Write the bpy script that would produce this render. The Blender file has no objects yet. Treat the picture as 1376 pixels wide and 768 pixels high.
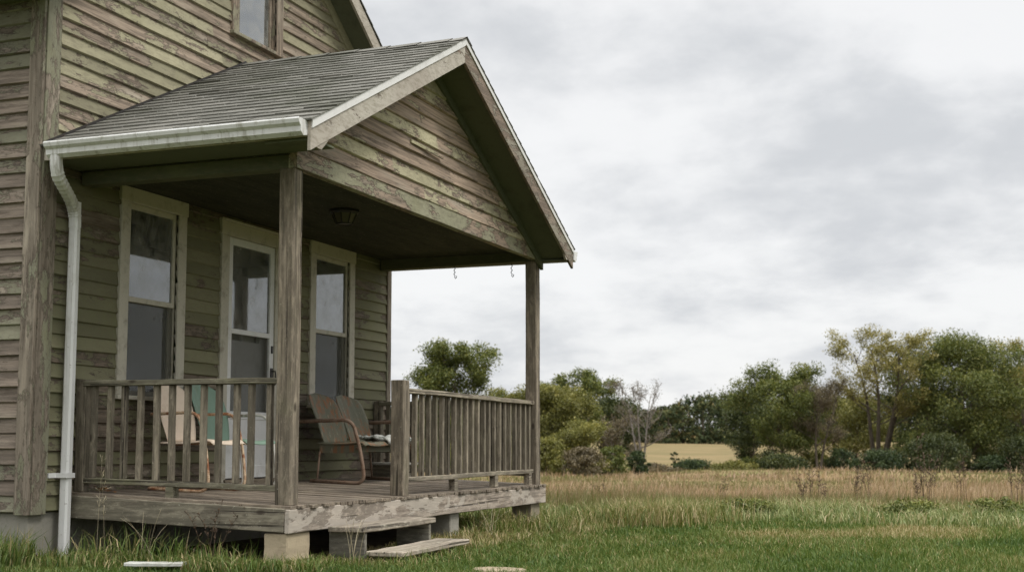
import bpy, math, random
import numpy as np
from mathutils import Vector
rng = np.random.default_rng(11)
random.seed(5)
C = bpy.context.scene.collection
E = 0.86                                   # eye height above the yard
PITCH = math.radians(5.647); YAW = math.radians(20.591)
SA, CA = math.sin(YAW), math.cos(YAW)
FPX = 1780.0
XW, YA, YB = -6.575, 7.70, 13.53           # gable wall plane, house corners
XP = -4.76                                 # porch post line

# ------------------------------------------------------------------ materials
class NT:
    def __init__(s, name):
        s.m = bpy.data.materials.new(name); s.m.use_nodes = True
        s.t = s.m.node_tree; s.t.nodes.clear()
        s.out = s.n('ShaderNodeOutputMaterial')
    def n(s, typ, **kw):
        nd = s.t.nodes.new(typ)
        for k, v in kw.items(): setattr(nd, k, v)
        return nd
    def l(s, a, b): s.t.links.new(a, b)
    def put(s, sock, v):
        if hasattr(v, 'is_linked') or hasattr(v, 'links'): s.l(v, sock)
        else: sock.default_value = v
    def math(s, op, a, b=0.0, clamp=False):
        nd = s.n('ShaderNodeMath', operation=op); nd.use_clamp = clamp
        s.put(nd.inputs[0], a); s.put(nd.inputs[1], b); return nd.outputs[0]
    def mix(s, f, a, b, mode='MIX'):
        nd = s.n('ShaderNodeMix', data_type='RGBA', blend_type=mode)
        s.put(nd.inputs[0], f)
        s.put(nd.inputs[6], a if hasattr(a, 'links') else (*a, 1) if len(a) == 3 else a)
        s.put(nd.inputs[7], b if hasattr(b, 'links') else (*b, 1) if len(b) == 3 else b)
        return nd.outputs[2]
    def smooth(s, v, lo, hi):
        nd = s.n('ShaderNodeMapRange', interpolation_type='SMOOTHSTEP')
        s.put(nd.inputs[0], v); s.put(nd.inputs[1], lo); s.put(nd.inputs[2], hi); return nd.outputs[0]
    def coords(s, scale=(1, 1, 1)):
        tc = s.n('ShaderNodeTexCoord'); mp = s.n('ShaderNodeMapping')
        mp.inputs['Scale'].default_value = scale
        s.l(tc.outputs['Object'], mp.inputs['Vector']); return mp.outputs[0]
    def noise(s, vec, scale, detail=4, rough=.55, dist=0.0, w=None):
        nd = s.n('ShaderNodeTexNoise'); nd.noise_dimensions = '4D' if w is not None else '3D'
        s.put(nd.inputs['Vector'], vec)
        if w is not None: s.put(nd.inputs['W'], w)
        nd.inputs['Scale'].default_value = scale; nd.inputs['Detail'].default_value = detail
        nd.inputs['Roughness'].default_value = rough; nd.inputs['Distortion'].default_value = dist
        return nd.outputs[0]
    def attr(s, name='rnd'):
        nd = s.n('ShaderNodeAttribute'); nd.attribute_name = name; return nd.outputs['Fac']
    def ramp(s, f, stops):
        nd = s.n('ShaderNodeValToRGB'); s.put(nd.inputs[0], f); e = nd.color_ramp.elements
        while len(e) < len(stops): e.new(.5)
        for k, (p, c) in enumerate(stops): e[k].position = p; e[k].color = (*c, 1)
        return nd.outputs[0]
    def principled(s, col, rough=.8, spec=.3, metal=0.0, bump=None, bdist=.002, bstr=1.0):
        b = s.n('ShaderNodeBsdfPrincipled')
        s.put(b.inputs['Base Color'], col if hasattr(col, 'links') else (*col, 1))
        s.put(b.inputs['Roughness'], rough); b.inputs['Specular IOR Level'].default_value = spec
        b.inputs['Metallic'].default_value = metal
        if bump is not None:
            bp = s.n('ShaderNodeBump'); bp.inputs['Strength'].default_value = bstr
            bp.inputs['Distance'].default_value = bdist
            s.l(bump, bp.inputs['Height']); s.l(bp.outputs[0], b.inputs['Normal'])
        s.l(b.outputs[0], s.out.inputs[0]); return b

def axis_scale(ax, along=.13, across=1.0):
    v = [across] * 3; v['XYZ'.index(ax)] = along; return tuple(v)

_cache = {}
def peel(ax, paint=((.315, .29, .19), (.235, .218, .14)), wood=((.30, .237, .177), (.155, .122, .09)),
         cover=.5, key='', sc=1.0, algae=.25):
    """old flaking paint over weathered boards, grain along ax; rnd shifts it from board to board"""
    k = ('peel', ax, key)
    if k in _cache: return _cache[k]
    T = NT('flaking_paint_' + ax + key)
    r = T.attr()
    w = T.math('MULTIPLY', r, 37.0)
    big = T.noise(T.coords(axis_scale(ax, .30)), 7.5 * sc, 9, .66, .7, w)
    fine = T.noise(T.coords(axis_scale(ax, .34)), 34 * sc, 6, .7, .4, w)
    grain = T.noise(T.coords(axis_scale(ax, .035)), 48, 6, .65, .2, w)
    spot = T.noise(T.coords((1, 1, 1)), .9, 5, .6)
    med = T.noise(T.coords(axis_scale(ax, .22)), 17, 5, .65, .5, w)
    cov = T.math('ADD', T.math('ADD', T.math('ADD', T.math('MULTIPLY', big, .8), .1), T.math('ADD', T.math('MULTIPLY', T.math('SUBTRACT', med, .5), .45), T.math('MULTIPLY', T.math('SUBTRACT', fine, .5), .34))),
                 T.math('ADD', T.math('MULTIPLY', T.math('SUBTRACT', r, .5), .30), T.math('MULTIPLY', T.math('SUBTRACT', spot, .5), .85)))
    th = 1.0 - cover
    mask = T.smooth(cov, th - .008, th + .012)
    edge = T.math('MULTIPLY', T.smooth(cov, th - .055, th - .012), T.math('SUBTRACT', 1.0, T.smooth(cov, th - .01, th + .006)))
    vor = T.n('ShaderNodeTexVoronoi', feature='DISTANCE_TO_EDGE')
    T.l(T.coords(axis_scale(ax, .4)), vor.inputs['Vector']); vor.inputs['Scale'].default_value = 46
    crack = T.math('MULTIPLY', T.math('SUBTRACT', 1.0, T.smooth(vor.outputs['Distance'], .0, .09)),
                   T.math('MULTIPLY', T.math('SUBTRACT', 1.0, T.smooth(cov, th + .02, th + .10)), .6))
    pc = T.mix(T.smooth(T.noise(T.coords(axis_scale(ax, .3)), 2.3, 5, .6, .3, w), .35, .65), paint[0], paint[1])
    pc = T.mix(T.math('MULTIPLY', T.smooth(fine, .42, .68), .5), pc, (.14, .12, .08))
    pc = T.mix(T.math('MULTIPLY', T.smooth(T.noise(T.coords(), 1.9, 5, .65), .5, .72), algae), pc, (.19, .19, .085))
    wc = T.mix(T.smooth(grain, .38, .60), wood[0], wood[1])
    wc = T.mix(T.smooth(T.noise(T.coords(axis_scale(ax, .2)), 7, 5, .6, .2, w), .5, .74), wc, (.33, .285, .22))
    wc = T.mix(T.math('MULTIPLY', T.smooth(T.noise(T.coords(axis_scale(ax, .12)), 24, 6, .7, .2, w), .52, .66), .7), wc, (.085, .066, .05))
    col = T.mix(mask, wc, pc)
    col = T.mix(T.math('MULTIPLY', edge, .85), col, (.085, .068, .05))  # dark rim along flakes: painted flake shadow as well as edge dirt
    col = T.mix(T.math('MULTIPLY', crack, mask), col, (.08, .065, .05))
    bri = T.math('ADD', .80, T.math('MULTIPLY', T.math('FRACT', T.math('MULTIPLY', r, 7.31)), .40))
    hv = T.n('ShaderNodeHueSaturation'); T.l(col, hv.inputs['Color']); T.l(bri, hv.inputs['Value'])
    hgt = T.math('ADD', T.math('MULTIPLY', mask, .8), T.math('ADD', T.math('MULTIPLY', grain, .7), T.math('MULTIPLY', crack, -.7)))
    T.principled(hv.outputs[0], .82, .25, bump=hgt, bdist=.0022)
    _cache[k] = T.m; return T.m

def grey_wood(ax, c0=(.25, .205, .15), c1=(.10, .08, .058), algae=.5, key='', paint=0.0):
    k = ('wood', ax, key)
    if k in _cache: return _cache[k]
    T = NT('weathered_wood_' + ax + key)
    r = T.attr(); w = T.math('MULTIPLY', r, 29.0)
    g1 = T.noise(T.coords(axis_scale(ax, .05)), 38, 8, .72, .3, w)
    g2 = T.noise(T.coords(axis_scale(ax, .15)), 6, 6, .65, .4, w)
    col = T.mix(T.smooth(g1, .40, .58), c1, c0)
    col = T.mix(T.smooth(g2, .42, .66), col, tuple(x * .5 for x in c0))
    ck = T.smooth(T.noise(T.coords(axis_scale(ax, .012)), 30, 3, .5, .15, w), .60, .65)
    col = T.mix(T.math('MULTIPLY', ck, .85), col, (.028, .022, .017))
    al = T.smooth(T.noise(T.coords(axis_scale(ax, .5)), 3.4, 6, .7, .2, w), .5, .75)
    col = T.mix(T.math('MULTIPLY', al, algae), col, (.155, .16, .075))
    mo = T.noise(T.coords(axis_scale(ax, .3)), 26, 6, .72, .3, w)
    col = T.mix(T.math('MULTIPLY', T.smooth(mo, .5, .68), .6), col, tuple(x * .38 for x in c0))
    col = T.mix(T.math('MULTIPLY', T.smooth(mo, .50, .34), .45), col, tuple(min(.6, x * 1.5) for x in c0))
    kv = T.n('ShaderNodeTexVoronoi'); T.l(T.coords(axis_scale(ax, .45)), kv.inputs['Vector']); kv.inputs['Scale'].default_value = 5.5
    col = T.mix(T.math('MULTIPLY', T.math('SUBTRACT', 1.0, T.smooth(kv.outputs['Distance'], .05, .12)), .85), col, (.04, .03, .022))
    lich = T.smooth(T.noise(T.coords(), 55, 4, .7), .63, .70)
    col = T.mix(T.math('MULTIPLY', lich, .6), col, (.42, .40, .31))
    if paint:
        big = T.noise(T.coords(axis_scale(ax, .3)), 5, 8, .68, .5, w)
        pm = T.smooth(big, 1 - paint - .01, 1 - paint + .015)
        col = T.mix(T.math('MULTIPLY', pm, .6), col, (.45, .40, .335))
        g1 = T.math('ADD', g1, T.math('MULTIPLY', pm, .7))
    bri = T.math('ADD', .78, T.math('MULTIPLY', T.math('FRACT', T.math('MULTIPLY', r, 5.7)), .42))
    hv = T.n('ShaderNodeHueSaturation'); T.l(col, hv.inputs['Color']); T.l(bri, hv.inputs['Value'])
    T.principled(hv.outputs[0], .86, .2, bump=T.math('SUBTRACT', g1, ck), bdist=.0025)
    _cache[k] = T.m; return T.m

def plain(name, col, rough=.6, spec=.4, metal=0.0, dirt=(.10, .08, .06), amount=.35, scale=9, lo=.5, hi=.72, bump=.0006):
    T = NT(name)
    a = T.smooth(T.noise(T.coords(), scale, 7, .68, .3), lo, hi)
    b = T.noise(T.coords(), scale * 9, 4, .6)
    c = T.mix(T.math('MULTIPLY', a, amount), col, dirt)
    c = T.mix(T.math('MULTIPLY', T.smooth(b, .5, .8), amount * .5), c, dirt)
    T.principled(c, rough, spec, metal, bump=b, bdist=bump); return T.m

def shingle_mat():
    T = NT('asphalt_shingle')
    r = T.attr()
    a = T.noise(T.coords(), 1.3, 6, .65, .3); b = T.noise(T.coords(), 170, 3, .7)
    c = T.ramp(r, [(0, (.128, .125, .107)), (.5, (.18, .175, .152)), (1, (.24, .23, .202))])
    c = T.mix(T.math('MULTIPLY', T.smooth(a, .46, .66), .6), c, (.085, .088, .062))
    c = T.mix(T.math('MULTIPLY', T.smooth(T.noise(T.coords((1, 1, 1)), 5, 5, .7), .55, .75), .5), c, (.33, .325, .30))
    c = T.mix(T.math('MULTIPLY', T.smooth(b, .45, .75), .7), c, (.07, .068, .06))
    T.principled(c, .92, .15, bump=b, bdist=.003); return T.m

def leaf_mat(name, stops, trans=.22):
    T = NT(name)
    c = T.ramp(T.attr(), stops)
    d = T.n('ShaderNodeBsdfDiffuse'); t = T.n('ShaderNodeBsdfTranslucent'); g = T.n('ShaderNodeBsdfGlossy')
    g.inputs['Roughness'].default_value = .5
    T.l(c, d.inputs[0]); T.l(T.mix(1.0, c, (.9, 1.0, .55), 'MULTIPLY'), t.inputs[0])
    m = T.n('ShaderNodeMixShader'); m.inputs[0].default_value = trans
    T.l(d.outputs[0], m.inputs[1]); T.l(t.outputs[0], m.inputs[2])
    m2 = T.n('ShaderNodeMixShader'); m2.inputs[0].default_value = .03
    T.l(m.outputs[0], m2.inputs[1]); T.l(g.outputs[0], m2.inputs[2])
    T.l(m2.outputs[0], T.out.inputs[0]); return T.m

def glass_mat(base=.1, tint=(.55, .6, .58)):
    T = NT('old_window_glass')
    fr = T.n('ShaderNodeFresnel'); fr.inputs[0].default_value = 1.75
    tr = T.n('ShaderNodeBsdfTransparent'); tr.inputs[0].default_value = (*tint, 1)
    gl = T.n('ShaderNodeBsdfGlossy'); gl.inputs['Roughness'].default_value = .03
    gl.inputs[0].default_value = (.9, .93, .95, 1)
    bp = T.n('ShaderNodeBump'); bp.inputs['Strength'].default_value = .06; bp.inputs['Distance'].default_value = .004
    T.l(T.noise(T.coords(), 3.2, 2, .5), bp.inputs['Height']); T.l(bp.outputs[0], gl.inputs['Normal'])
    mx = T.n('ShaderNodeMixShader')
    T.l(T.math('ADD', T.math('MULTIPLY', fr.outputs[0], 1.1), base, True), mx.inputs[0])
    T.l(tr.outputs[0], mx.inputs[1]); T.l(gl.outputs[0], mx.inputs[2])
    dust = T.n('ShaderNodeBsdfDiffuse'); dust.inputs[0].default_value = (.42, .41, .37, 1)
    m2 = T.n('ShaderNodeMixShader'); T.l(T.math('MULTIPLY', T.smooth(T.noise(T.coords(), 5, 6, .7), .25, .75), .42), m2.inputs[0])
    T.l(mx.outputs[0], m2.inputs[1]); T.l(dust.outputs[0], m2.inputs[2])
    T.l(m2.outputs[0], T.out.inputs[0]); return T.m

def screen_mat():
    T = NT('insect_screen')
    tr = T.n('ShaderNodeBsdfTransparent'); d = T.n('ShaderNodeBsdfDiffuse'); d.inputs[0].default_value = (.10, .10, .085, 1)
    m = T.n('ShaderNodeMixShader'); m.inputs[0].default_value = .32
    T.l(tr.outputs[0], m.inputs[1]); T.l(d.outputs[0], m.inputs[2]); T.l(m.outputs[0], T.out.inputs[0]); return T.m

M = {}
M['shingle'] = shingle_mat()
M['gutter'] = plain('white_gutter_metal', (.66, .66, .62), .45, .5, 0, (.33, .33, .28), .45, 4)
def gutter_mat():
    T = NT('streaked_gutter_enamel')
    st = T.smooth(T.noise(T.coords((14, 14, .7)), 1.0, 6, .7, .3), .50, .68); sp = T.smooth(T.noise(T.coords(), 3.2, 6, .7), .45, .68)
    c = T.mix(T.math('MULTIPLY', st, .8), (.66, .655, .63), (.32, .305, .25)); c = T.mix(T.math('MULTIPLY', sp, .4), c, (.38, .37, .30))
    c = T.mix(T.math('MULTIPLY', T.smooth(T.noise(T.coords(), 26, 5, .7), .62, .7), .6), c, (.17, .13, .09))
    T.principled(c, .5, .4, bump=T.noise(T.coords((1, 1, 1)), 6, 4, .6), bdist=.004); return T.m
M['gutter'] = gutter_mat()
M['drip'] = plain('white_drip_edge', (.66, .65, .62), .5, .4, 0, (.3, .28, .24), .4, 6)
M['trim'] = plain('aged_cream_paint', (.47, .44, .355), .6, .35, 0, (.19, .165, .115), .65, 7)
M['door'] = plain('white_door_paint', (.66, .66, .64), .5, .4, 0, (.33, .31, .26), .4, 5)
M['glass'] = glass_mat()
M['glass_up'] = glass_mat(.25)
M['screen'] = screen_mat()
M['drape'] = plain('faded_drape', (.62, .61, .54), .9, .1, 0, (.2, .19, .15), .4, 3)
M['blind'] = plain('old_roller_blind', (.62, .60, .52), .9, .1, 0, (.15, .14, .11), .4, 3)
M['inside'] = plain('dim_interior', (.10, .09, .075), .95, .05)
M['dark_metal'] = plain('dark_iron', (.03, .028, .025), .55, .4, .2, (.10, .05, .02), .3, 20)
M['lamp_glass'] = plain('dusty_lamp_glass', (.075, .066, .042), .4, .4, 0, (.035, .03, .02), .5, 12)
M['block'] = plain('tan_concrete_block', (.40, .33, .225), .95, .1, 0, (.21, .17, .115), .6, 7, bump=.004)
M['block_grey'] = plain('grey_concrete', (.27, .255, .215), .95, .1, 0, (.13, .13, .09), .7, 6, bump=.004)
M['soffit'] = plain('green_soffit_paint', (.115, .122, .078), .8, .2, 0, (.06, .062, .04), .6, 4)
M['ceiling'] = grey_wood('Y', (.045, .044, .027), (.03, .03, .018), .15, 'ceil')  # near-black wood tone, set to carry the shade under the porch roof
M['cream'] = plain('cream_chair_enamel', (.66, .545, .42), .5, .4, 0, (.42, .27, .16), .5, 6)
M['mint'] = plain('mint_chair_enamel', (.20, .30, .225), .55, .35, 0, (.20, .22, .15), .7, 6)
M['tube_rust'] = plain('rusty_cream_tube', (.58, .44, .29), .6, .4, 0, (.24, .085, .03), .95, 11, .42, .6)
M['tube_white'] = plain('chipped_white_tube', (.60, .58, .52), .5, .4, 0, (.22, .14, .08), .7, 14, .5, .66)
M['tube_brown'] = plain('rusty_bare_tube', (.25, .175, .125), .75, .3, .1, (.14, .075, .042), .7, 16, .45, .6)
M['cloth'] = plain('grey_white_cloth', (.50, .50, .46), .95, .05, 0, (.09, .10, .08), .9, 9, .5, .58)
M['stone'] = plain('tan_flat_stone', (.36, .29, .205), .95, .1, 0, (.17, .13, .085), .7, 8, bump=.004)
M['white_plank'] = plain('old_white_plank', (.50, .50, .455), .85, .2, 0, (.20, .19, .14), .7, 8)
M['dead_leaf'] = plain('dead_leaves', (.36, .17, .06), .9, .1, 0, (.14, .08, .04), .6, 30)
def bench_mat():
    T = NT('rust_streaked_green_enamel')
    s = T.smooth(T.noise(T.coords((30, 30, 2.0)), 1.0, 5, .65, .4), .46, .60)
    p = T.smooth(T.noise(T.coords(), 5, 5, .6), .42, .6)
    c = T.mix(T.math('MULTIPLY', s, p), (.125, .125, .085), (.235, .10, .045))
    c = T.mix(T.smooth(T.noise(T.coords((20, 20, 2)), 1.4, 5, .7), .58, .68), c, (.30, .24, .165))
    T.principled(c, .75, .3, bump=s, bdist=.001); return T.m
M['bench'] = bench_mat()
def bark(name, c0, c1):
    T = NT(name); a = T.noise(T.coords((1, 1, .2)), 14, 5, .65)
    T.principled(T.mix(T.smooth(a, .35, .65), c0, c1), .95, .1, bump=a, bdist=.02); return T.m
M['bark'] = bark('dark_bark', (.075, .06, .045), (.13, .11, .085))
M['bark_grey'] = bark('grey_bark', (.15, .13, .115), (.24, .215, .19))
M['leaf_green'] = leaf_mat('green_leaves', [(0, (.052, .066, .017)), (.5, (.125, .147, .036)), (1, (.27, .258, .07))])
M['leaf_olive'] = leaf_mat('olive_leaves', [(0, (.075, .077, .02)), (.5, (.165, .162, .04)), (1, (.31, .27, .078))])
M['leaf_dark'] = leaf_mat('dark_leaves', [(0, (.026, .038, .013)), (.5, (.06, .076, .025)), (1, (.13, .135, .043))])
M['leaf_blue'] = leaf_mat('deep_green_leaves', [(0, (.022, .036, .014)), (.5, (.05, .075, .028)), (1, (.10, .125, .042))])
M['leaf_yellow'] = leaf_mat('yellowing_leaves', [(0, (.12, .11, .03)), (.5, (.27, .235, .07)), (1, (.44, .36, .13))])
M['leaf_brown'] = leaf_mat('brown_twiggy_leaves', [(0, (.085, .07, .042)), (.5, (.15, .12, .07)), (1, (.21, .17, .10))], .15)
M['grass'] = leaf_mat('lawn_grass', [(0, (.045, .088, .015)), (.4, (.108, .165, .03)), (.68, (.195, .205, .058)), (.84, (.30, .245, .105)), (1, (.44, .35, .19))])
M['weeds'] = leaf_mat('pale_green_weeds', [(0, (.07, .11, .026)), (.45, (.18, .225, .075)), (.8, (.33, .33, .15)), (1, (.44, .35, .20))])
M['dry'] = leaf_mat('dry_grass', [(0, (.135, .145, .045)), (.25, (.20, .165, .075)), (.6, (.265, .182, .112)), (1, (.47, .335, .22))], .2)
M['stalk'] = leaf_mat('dead_stalks', [(0, (.06, .04, .025)), (1, (.13, .085, .05))], .1)
M['stem'] = leaf_mat('bleached_stems', [(0, (.30, .25, .15)), (1, (.52, .45, .31))], .1)

# ------------------------------------------------------------------ mesh building
class MB:
    def __init__(s): s.v = []; s.f = []; s.r = []; s.sm = []; s.starts = []
    def add(s, vs, fs, r=None, smooth=False):
        if r is None: r = random.random()
        b = len(s.v); s.starts.append((b, len(s.f))); s.v.extend(vs)
        for f in fs: s.f.append(tuple(b + i for i in f)); s.r.append(r); s.sm.append(smooth)
    def box(s, x0, x1, y0, y1, z0, z1, r=None):
        s.add([(x, y, z) for z in (z0, z1) for y in (y0, y1) for x in (x0, x1)],
              [(0, 2, 3, 1), (4, 5, 7, 6), (0, 1, 5, 4), (2, 6, 7, 3), (0, 4, 6, 2), (1, 3, 7, 5)], r)
    def beam(s, p0, p1, up, wd, ht, r=None, n=1, jit=0.0):
        """a plank from p0 to p1 (centre line), wd across, ht along up; n pieces with a little warp"""
        p0, p1, up = Vector(p0), Vector(p1), Vector(up).normalized()
        d = (p1 - p0).normalized(); si = d.cross(up).normalized(); up = si.cross(d).normalized()
        vs = []; fs = []
        for i in range(n + 1):
            c = p0.lerp(p1, i / n)
            c = c + up * random.uniform(-jit, jit) + si * random.uniform(-jit, jit)
            for a, b in ((-1, -1), (1, -1), (1, 1), (-1, 1)):
                q = c + si * (a * wd / 2 + random.uniform(-jit, jit) * .4) + up * (b * ht / 2 + random.uniform(-jit, jit) * .4)
                vs.append(tuple(q))
        for i in range(n):
            for k in range(4): fs.append((4 * i + k, 4 * i + (k + 1) % 4, 4 * i + 4 + (k + 1) % 4, 4 * i + 4 + k))
        fs.append((3, 2, 1, 0)); e = 4 * n; fs.append((e, e + 1, e + 2, e + 3))
        s.add(vs, fs, r)
    def prism(s, poly, off, r=None):
        """poly: 3-D corners in order, extruded by off"""
        n = len(poly); o = Vector(off)
        vs = [tuple(p) for p in poly] + [tuple(Vector(p) + o) for p in poly]
        fs = [tuple(range(n - 1, -1, -1)), tuple(range(n, 2 * n))] + [(i, (i + 1) % n, n + (i + 1) % n, n + i) for i in range(n)]
        s.add(vs, fs, r)
    def tube(s, pts, rad, sides=8, r=None, cap=True):
        pts = [Vector(p) for p in pts]; n = len(pts)
        rads = rad if hasattr(rad, '__len__') else [rad] * n
        vs = []; fs = []; ref = None
        for i, p in enumerate(pts):
            t = (pts[min(i + 1, n - 1)] - pts[max(i - 1, 0)]).normalized()
            if ref is None: ref = t.orthogonal().normalized()
            else:
                ref = (ref - t * ref.dot(t))
                ref = ref.normalized() if ref.length > 1e-6 else t.orthogonal().normalized()
            b = t.cross(ref)
            for k in range(sides):
                q = p + (ref * math.cos(2 * math.pi * k / sides) + b * math.sin(2 * math.pi * k / sides)) * rads[i]
                vs.append(tuple(q))
        for i in range(n - 1):
            for k in range(sides):
                k2 = (k + 1) % sides
                fs.append((i * sides + k, i * sides + k2, (i + 1) * sides + k2, (i + 1) * sides + k))
        if cap: fs.append(tuple(range(sides - 1, -1, -1))); fs.append(tuple(range((n - 1) * sides, n * sides)))
        s.add(vs, fs, r, True)
    def grid(s, rows, r=None, smooth=True):
        nr, nc = len(rows), len(rows[0])
        s.add([tuple(p) for row in rows for p in row],
              [(i * nc + j, i * nc + j + 1, (i + 1) * nc + j + 1, (i + 1) * nc + j) for i in range(nr - 1) for j in range(nc - 1)], r, smooth)
    def each(s, name, mat, parent=None, bevel=0.0):
        """every piece added so far becomes a part of its own"""
        ends = s.starts[1:] + [(len(s.v), len(s.f))]
        for (v0, f0), (v1, f1) in zip(s.starts, ends):
            q = MB(); q.v = s.v[v0:v1]; q.f = [tuple(i - v0 for i in f) for f in s.f[f0:f1]]; q.r = s.r[f0:f1]; q.sm = s.sm[f0:f1]
            q.build(name, mat, parent, bevel)
    def build(s, name, mat, parent=None, bevel=0.0, solid=0.0):
        o3 = origin_of(parent)
        me = bpy.data.meshes.new(name)
        me.from_pydata([(v[0] - o3[0], v[1] - o3[1], v[2] - o3[2]) for v in s.v], [], s.f)
        me.attributes.new('rnd', 'FLOAT', 'FACE').data.foreach_set('value', s.r)
        me.polygons.foreach_set('use_smooth', s.sm)
        me.materials.append(mat); me.update()
        o = bpy.data.objects.new(name, me); C.objects.link(o)
        if parent is not None: o.parent = parent
        if solid:
            m = o.modifiers.new('thick', 'SOLIDIFY'); m.thickness = solid; m.offset = 0
        if bevel:
            m = o.modifiers.new('bevel', 'BEVEL'); m.width = bevel; m.segments = 1; m.limit_method = 'ANGLE'
        return o

def origin_of(o):
    t = Vector((0, 0, 0))
    while o is not None: t = t + o.location; o = o.parent
    return t
def tag(o, label=None, cat=None, group=None, kind=None):
    if label: o['label'] = label
    if cat: o['category'] = cat
    if group: o['group'] = group
    if kind: o['kind'] = kind
    return o
def thing(name, loc, label, cat, group=None):
    o = bpy.data.objects.new(name, None); o.location = loc; C.objects.link(o)
    return tag(o, label, cat, group)

def np_mesh(name, verts, loops, starts, totals, rnd, mat, parent=None):
    me = bpy.data.meshes.new(name)
    verts = np.asarray(verts, dtype=np.float32)
    if parent is not None: verts = verts - np.array(origin_of(parent), dtype=np.float32)
    me.vertices.add(len(verts)); me.vertices.foreach_set('co', verts.ravel())
    me.loops.add(len(loops)); me.loops.foreach_set('vertex_index', np.asarray(loops, dtype=np.int32))
    me.polygons.add(len(starts)); me.polygons.foreach_set('loop_start', np.asarray(starts, dtype=np.int32))
    try: me.polygons.foreach_set('loop_total', np.asarray(totals, dtype=np.int32))
    except Exception: pass
    me.attributes.new('rnd', 'FLOAT', 'FACE').data.foreach_set('value', np.asarray(rnd, dtype=np.float32))
    me.materials.append(mat); me.update(calc_edges=True); me.validate()
    o = bpy.data.objects.new(name, me); C.objects.link(o)
    if parent is not None: o.parent = parent
    return o

def blades(name, xy, z, h, wd, rnd, mat, lean=.35, parent=None, wind=(0, 0)):
    n = len(xy); az = rng.uniform(0, 2 * math.pi, n); bz = rng.uniform(0, 2 * math.pi, n)
    side = np.stack([np.cos(az), np.sin(az), np.zeros(n)], 1) * wd[:, None] * .5
    le = rng.uniform(.1, 1, n) * lean
    ld = np.stack([np.cos(bz) * le + wind[0], np.sin(bz) * le + wind[1], np.zeros(n)], 1)
    base = np.column_stack([xy, z])
    up = np.zeros((n, 3)); up[:, 2] = 1
    mid = base + up * (h * .58)[:, None] + ld * (h * .35)[:, None]
    tip = base + up * (h * (1 - .45 * le))[:, None] + ld * (h * 1.1)[:, None]
    V = np.stack([base - side, base + side, mid - side * .75, mid + side * .75, tip], 1).reshape(-1, 3)
    b = np.arange(n)[:, None] * 5
    L = (b + np.array([[0, 1, 3, 2, 2, 3, 4]])).ravel()
    st = (np.arange(n)[:, None] * 7 + np.array([[0, 4]])).ravel(); tt = np.tile([4, 3], n)
    return np_mesh(name, V, L, st, tt, np.repeat(rnd, 2), mat, parent)

def leaf_cards(name, cen, size, rnd, mat, parent=None):
    n = len(cen)
    u = rng.normal(size=(n, 3)); u /= np.linalg.norm(u, axis=1)[:, None]
    w = rng.normal(size=(n, 3)); w[:, 2] += .6
    v = np.cross(u, w); v /= np.linalg.norm(v, axis=1)[:, None] + 1e-9
    s = (size * rng.uniform(.6, 1.35, n))[:, None]
    V = np.stack([cen - u * s * .5, cen + v * s * .3 - u * s * .05, cen + u * s * .5, cen - v * s * .3], 1).reshape(-1, 3)
    L = np.arange(4 * n); st = np.arange(n) * 4; tt = np.full(n, 4)
    return np_mesh(name, V, L, st, tt, rnd, mat, parent)

# ------------------------------------------------------------------ ground
def terrain(x, y):
    x = np.asarray(x, float); y = np.asarray(y, float)
    F = -x * SA + y * CA
    z = np.interp(F, [-1e4, 15, 30, 85, 97, 115, 215, 330, 800, 1e4], [0, 0, -.24, -1.12, -1.15, -.95, 1.28, 1.9, 2.5, 2.5])
    R = x * CA + y * SA
    z = z + np.clip((F - 20) / 60, 0, 1) * (.10 * np.sin(R * .11 + 1) + .06 * np.sin(R * .31 + F * .13))
    z = z + np.clip((F - 24) / 30, 0, 1) * np.clip((130 - F) / 40, 0, 1) * (.20 * np.sin(R * .085 + .4) + .10 * np.sin(R * .27 + F * .05))
    return z
def uF(u, F):
    R = (u - 688) / FPX * F
    return (-F * SA + R * CA, F * CA + R * SA)
def gz(x, y): return float(terrain(x, y))
def tall(ytop, x, y):
    F = -x * SA + y * CA
    return (597 - ytop) / FPX * F + E - gz(x, y)

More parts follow.
